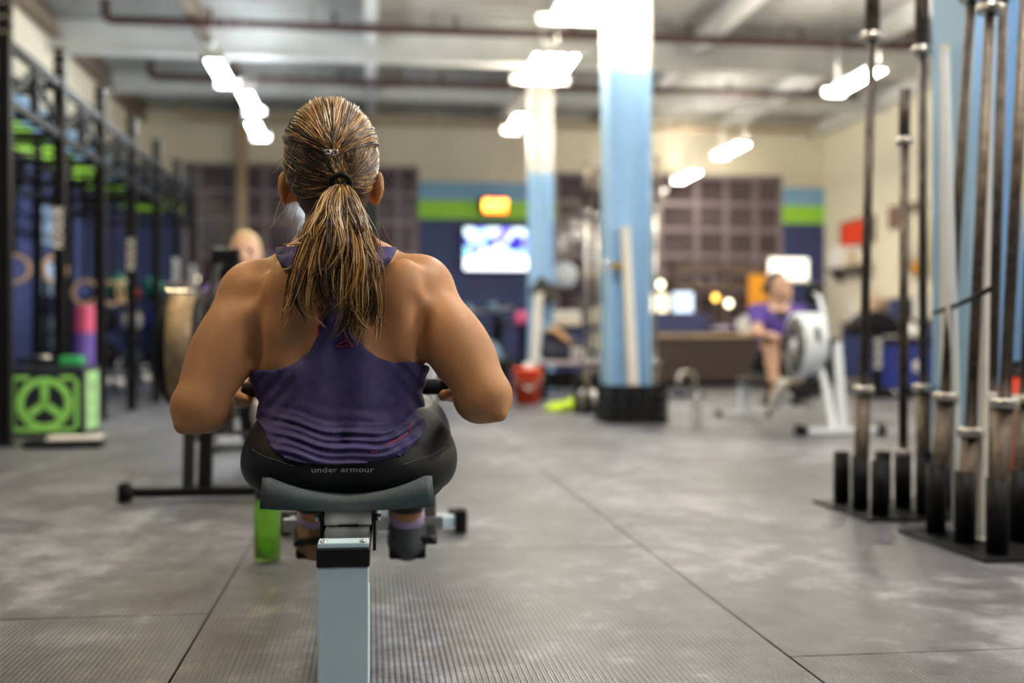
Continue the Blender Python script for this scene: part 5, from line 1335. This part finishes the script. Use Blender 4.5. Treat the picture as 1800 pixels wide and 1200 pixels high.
# parallette handle on the floor and a water bottle
p = fl(1207, 697)
t = thing('parallette', 'small black parallette with a chrome bar on the floor', 'parallette', (p.x, p.y, 0), R_(20))
MB().tube([(-.11, 0, .02), (-.12, 0, .20), (-.08, 0, .28), (.08, 0, .28), (.12, 0, .20), (.11, 0, .02)], .022, 10).build('bar', 'steel', t)
for s in (-1, 1): MB().bx(s*.11-.03, s*.11+.03, -.16, .16, 0, .04).build('foot', 'rubber', t, .008)
p = fl(1224, 750)
t = thing('plastic_bottle', 'small clear water bottle alone on the floor', 'bottle', (p.x, p.y, 0))
MB().lathe([(.001, 0), (.036, .003), (.038, .02), (.036, .10), (.038, .16), (.016, .21), (.016, .225)], n=20).build('bottle_body', 'clear', t); MB().lathe([(.018, .222), (.018, .245), (.001, .246)], n=14).build('cap', 'white', t)

# ================================================================== RIGHT WALL AND CORNER
def on_right(u, v, off=0.0): return atX(u, v, XR-off)
def wall_panel(name, u0, u1, v0, v1, label, cat, m, fm, th=.05):
    um = (u0+u1)/2; a, c = on_right(u0, (v0+v1)/2), on_right(u1, (v0+v1)/2)
    y0, y1 = sorted((a.y, c.y)); z1, z0 = on_right(um, v0).z, on_right(um, v1).z
    t = thing(name, label, cat, (XR, (y0+y1)/2, z0)); h_ = z1-z0; l_ = (y1-y0)/2
    MB().bx(-th, 0, -l_, l_, 0, h_).build('frame', fm, t, .008); MB().bx(-th-.006, -th, -l_*.86, l_*.86, h_*.08, h_*.92).build('face', m, t)
    return t
wall_panel('poster', 1481, 1540, 384, 432, 'red framed poster on the right wall', 'poster', 'red', 'beamd')
wall_panel('poster', 1566, 1584, 362, 402, 'small dark brown framed picture on the right wall', 'picture', mat('brown_print', (.22, .10, .07), .6), 'beamd')
wall_panel('poster', 1587, 1632, 356, 372, 'long dark rack rail on the right wall above the paddles', 'rail', 'beamd', 'beamd', .08)
def shelf(u0, u1, v, label):
    a, c = on_right(u0, v), on_right(u1, v); y0, y1 = sorted((a.y, c.y)); z = on_right((u0+u1)/2, v).z
    t = thing('wall_shelf', label, 'shelf', (XR, (y0+y1)/2, z)); l_ = (y1-y0)/2
    MB().bx(-.28, 0, -l_, l_, -.03, 0).build('board', 'beamd', t)
    for s in (-.8, .8): MB().prism([(0, -.03), (-.24, -.03), (0, -.25)], s*l_-.015, s*l_+.015, 'xz').build('bracket', 'black', t)
    return Vector((XR-.14, (y0+y1)/2, z)), l_
sp_, sl_ = shelf(1474, 1536, 470, 'dark wall shelf under the red poster')
for k, (f, w_, h_, m, lab) in enumerate(((.75, .20, .30, 'white', 'white tub at the left end of the wall shelf'), (.3, .22, .36, 'white', 'tall white tub on the wall shelf'), (-.1, .18, .26, 'paper', 'cream tub in the middle of the wall shelf'), (-.45, .2, .32, 'tan', 'tan tub on the wall shelf'), (-.8, .2, .24, 'paper', 'small cream tub at the right end of the wall shelf'))):
    t = thing('storage_tub', lab, 'tub', sp_+Vector((0, f*sl_, 0)), 0, 'tubs on the wall shelf')
    MB().lathe([(.001, 0), (w_/2*.9, 0), (w_/2, .02), (w_/2, h_*.86)], n=16).build('tub_body', m, t); MB().lathe([(w_/2*1.04, h_*.85), (w_/2*1.04, h_), (.001, h_)], n=16).build('lid', 'white', t)
for u, m, z1, z0, tip, lab in ((1595, 'white', 372, 478, None, 'white hanging foam roller on the right wall'), (1617, 'paper', 372, 480, 'orange', 'cream hanging paddle with an orange tip on the right wall')):
    a = on_right(u, z1, .12); c = on_right(u, z0, .12); t = thing('wall_paddle', lab, 'paddle', (XR-.13, a.y, c.z), 0, 'things hanging from the rail on the right wall')
    L_ = a.z-c.z; MB().lathe([(.001, .15), (.10, .15), (.085, L_*.6), (.05, L_), (.001, L_)], n=14).build('blade', m, t); MB().lathe([(.001, 0), (.10, .0), (.105, .15)], n=14).build('tip', tip or 'steel', t)
# workbench with clutter along the right wall
wa, wb_ = on_right(1486, 560, .5), on_right(1660, 560, .5)
wy0, wy1 = sorted((atX(1480, 600, XR-.6).y, atX(1640, 600, XR-.6).y))
t = thing('side_counter', 'dark counter along the right wall with clutter', 'counter', (XR-.32, (wy0+wy1)/2, 0)); l_ = (wy1-wy0)/2
MB().bx(-.28, .30, -l_, l_, .06, .88).build('carcass', 'counter', t, .01); MB().bx(-.31, .30, -l_-.02, l_+.02, .88, .93).build('top', 'beamd', t, .008)
k = max(2, int(2*l_/.7))
for i in range(k): MB().bx(-.30, -.28, -l_+i*2*l_/k+.02, -l_+(i+1)*2*l_/k-.02, .10, .84).build('door', 'navy', t, .006)
SCY, SCL = (wy0+wy1)/2, l_
for f, w_, h_, m, name, cat, lab in ((.97, .26, .34, 'white', 'paper_bag', 'bag', 'white paper bag at the far end of the side counter'), (.77, .26, .42, 'paper', 'paper_bag', 'bag', 'cream paper bag beside the white one on the side counter'), (.62, .2, .16, 'pink', 'gift_box', 'box', 'pink box on the side counter'), (.44, .28, .30, 'tan', 'carton', 'box', 'tan carton on the side counter'), (.20, .34, .22, 'beamd', 'carton', 'box', 'dark brown carton on the side counter'),
                               (0.0, .26, .3, 'navy', 'carton', 'box', 'navy carton in the middle of the side counter'), (-.25, .3, .2, 'plastic', 'carton', 'box', 'black carton near the blue bin'), (-.5, .24, .26, 'white', 'carton', 'box', 'white carton near the column')):
    t = thing(name, lab, cat, (XR-.33, SCY+f*SCL, .93)); MB().bx(-.13, .13, -w_/2, w_/2, 0, h_).build('body', m, t, .01); MB().bx(-.135, .135, -w_/2-.004, w_/2+.004, h_, h_+.02).build('top_fold', m, t, .004)
# recycling bin
p = fl(1600, 692); d_ = CAM_H*FPX/84
t = thing('recycling_bin', 'royal blue recycling bin with a white round mark', 'bin', (p.x, p.y+.2, 0))
MB().prism([(-.26, 0), (.26, 0), (.30, .66), (-.30, .66)], -.22, .22, 'xz').build('bin_body', 'binblue', t, .02); MB().bx(-.32, .32, -.25, .25, .60, .68).build('rim', 'plastic', t, .01)
MB().lathe([(.001, -.004), (.075, -.004), (.075, .004)], (.10, -.222, .33), 24, 'y').build('round_mark', 'label', t)
for s, r_ in ((-.14, .10), (.12, .11)): MB().ell((s, 0, .74), (r_, r_, .11), 14, 9).build('crumpled_paper', 'white', t)
# black bench press post with a domed pad
p = fl(1548, 700); d_ = CAM_H*FPX/100
t = thing('incline_bench', 'black padded bench with white lettering on its post beside the blue bin', 'bench', (p.x, p.y+.1, 0))
MB().bx(-.045, .045, -.045, .045, .03, .72).build('post', 'black', t, .006); MB().bx(-.22, .30, -.05, .05, 0, .05).build('foot', 'black', t, .008); MB().bx(-.05, .05, -.05, .7, .03, .08).build('base_rail', 'black', t, .006)
MB().prism([(-.24, .74), (.30, .74), (.30, .80), (.22, .90), (.10, .97), (0, .98), (-.12, .94), (-.20, .86), (-.24, .78)], .0, .32, 'xz').build('pad', 'rubber', t, .03)
MB().bx(-.26, .34, .0, .34, .70, .74).build('pad_frame', 'black', t)
text('lettering', 'ROGUE', .10, (0, -.0465, .50), (PI/2, -PI/2, 0), 'label', t, .0006, .003)
p = fl(1568, 700)
t = thing('dumbbell', 'chrome and black dumbbell on the floor by the bench', 'dumbbell', (p.x+.05, p.y, .07))
MB().cyl((-.08, 0, 0), (.08, 0, 0), .016, n=10).build('grip', 'chrome', t)
for s in (-1, 1): MB().cyl((s*.08, 0, 0), (s*.20, 0, 0), .07, n=6).build('head', 'rubber', t)
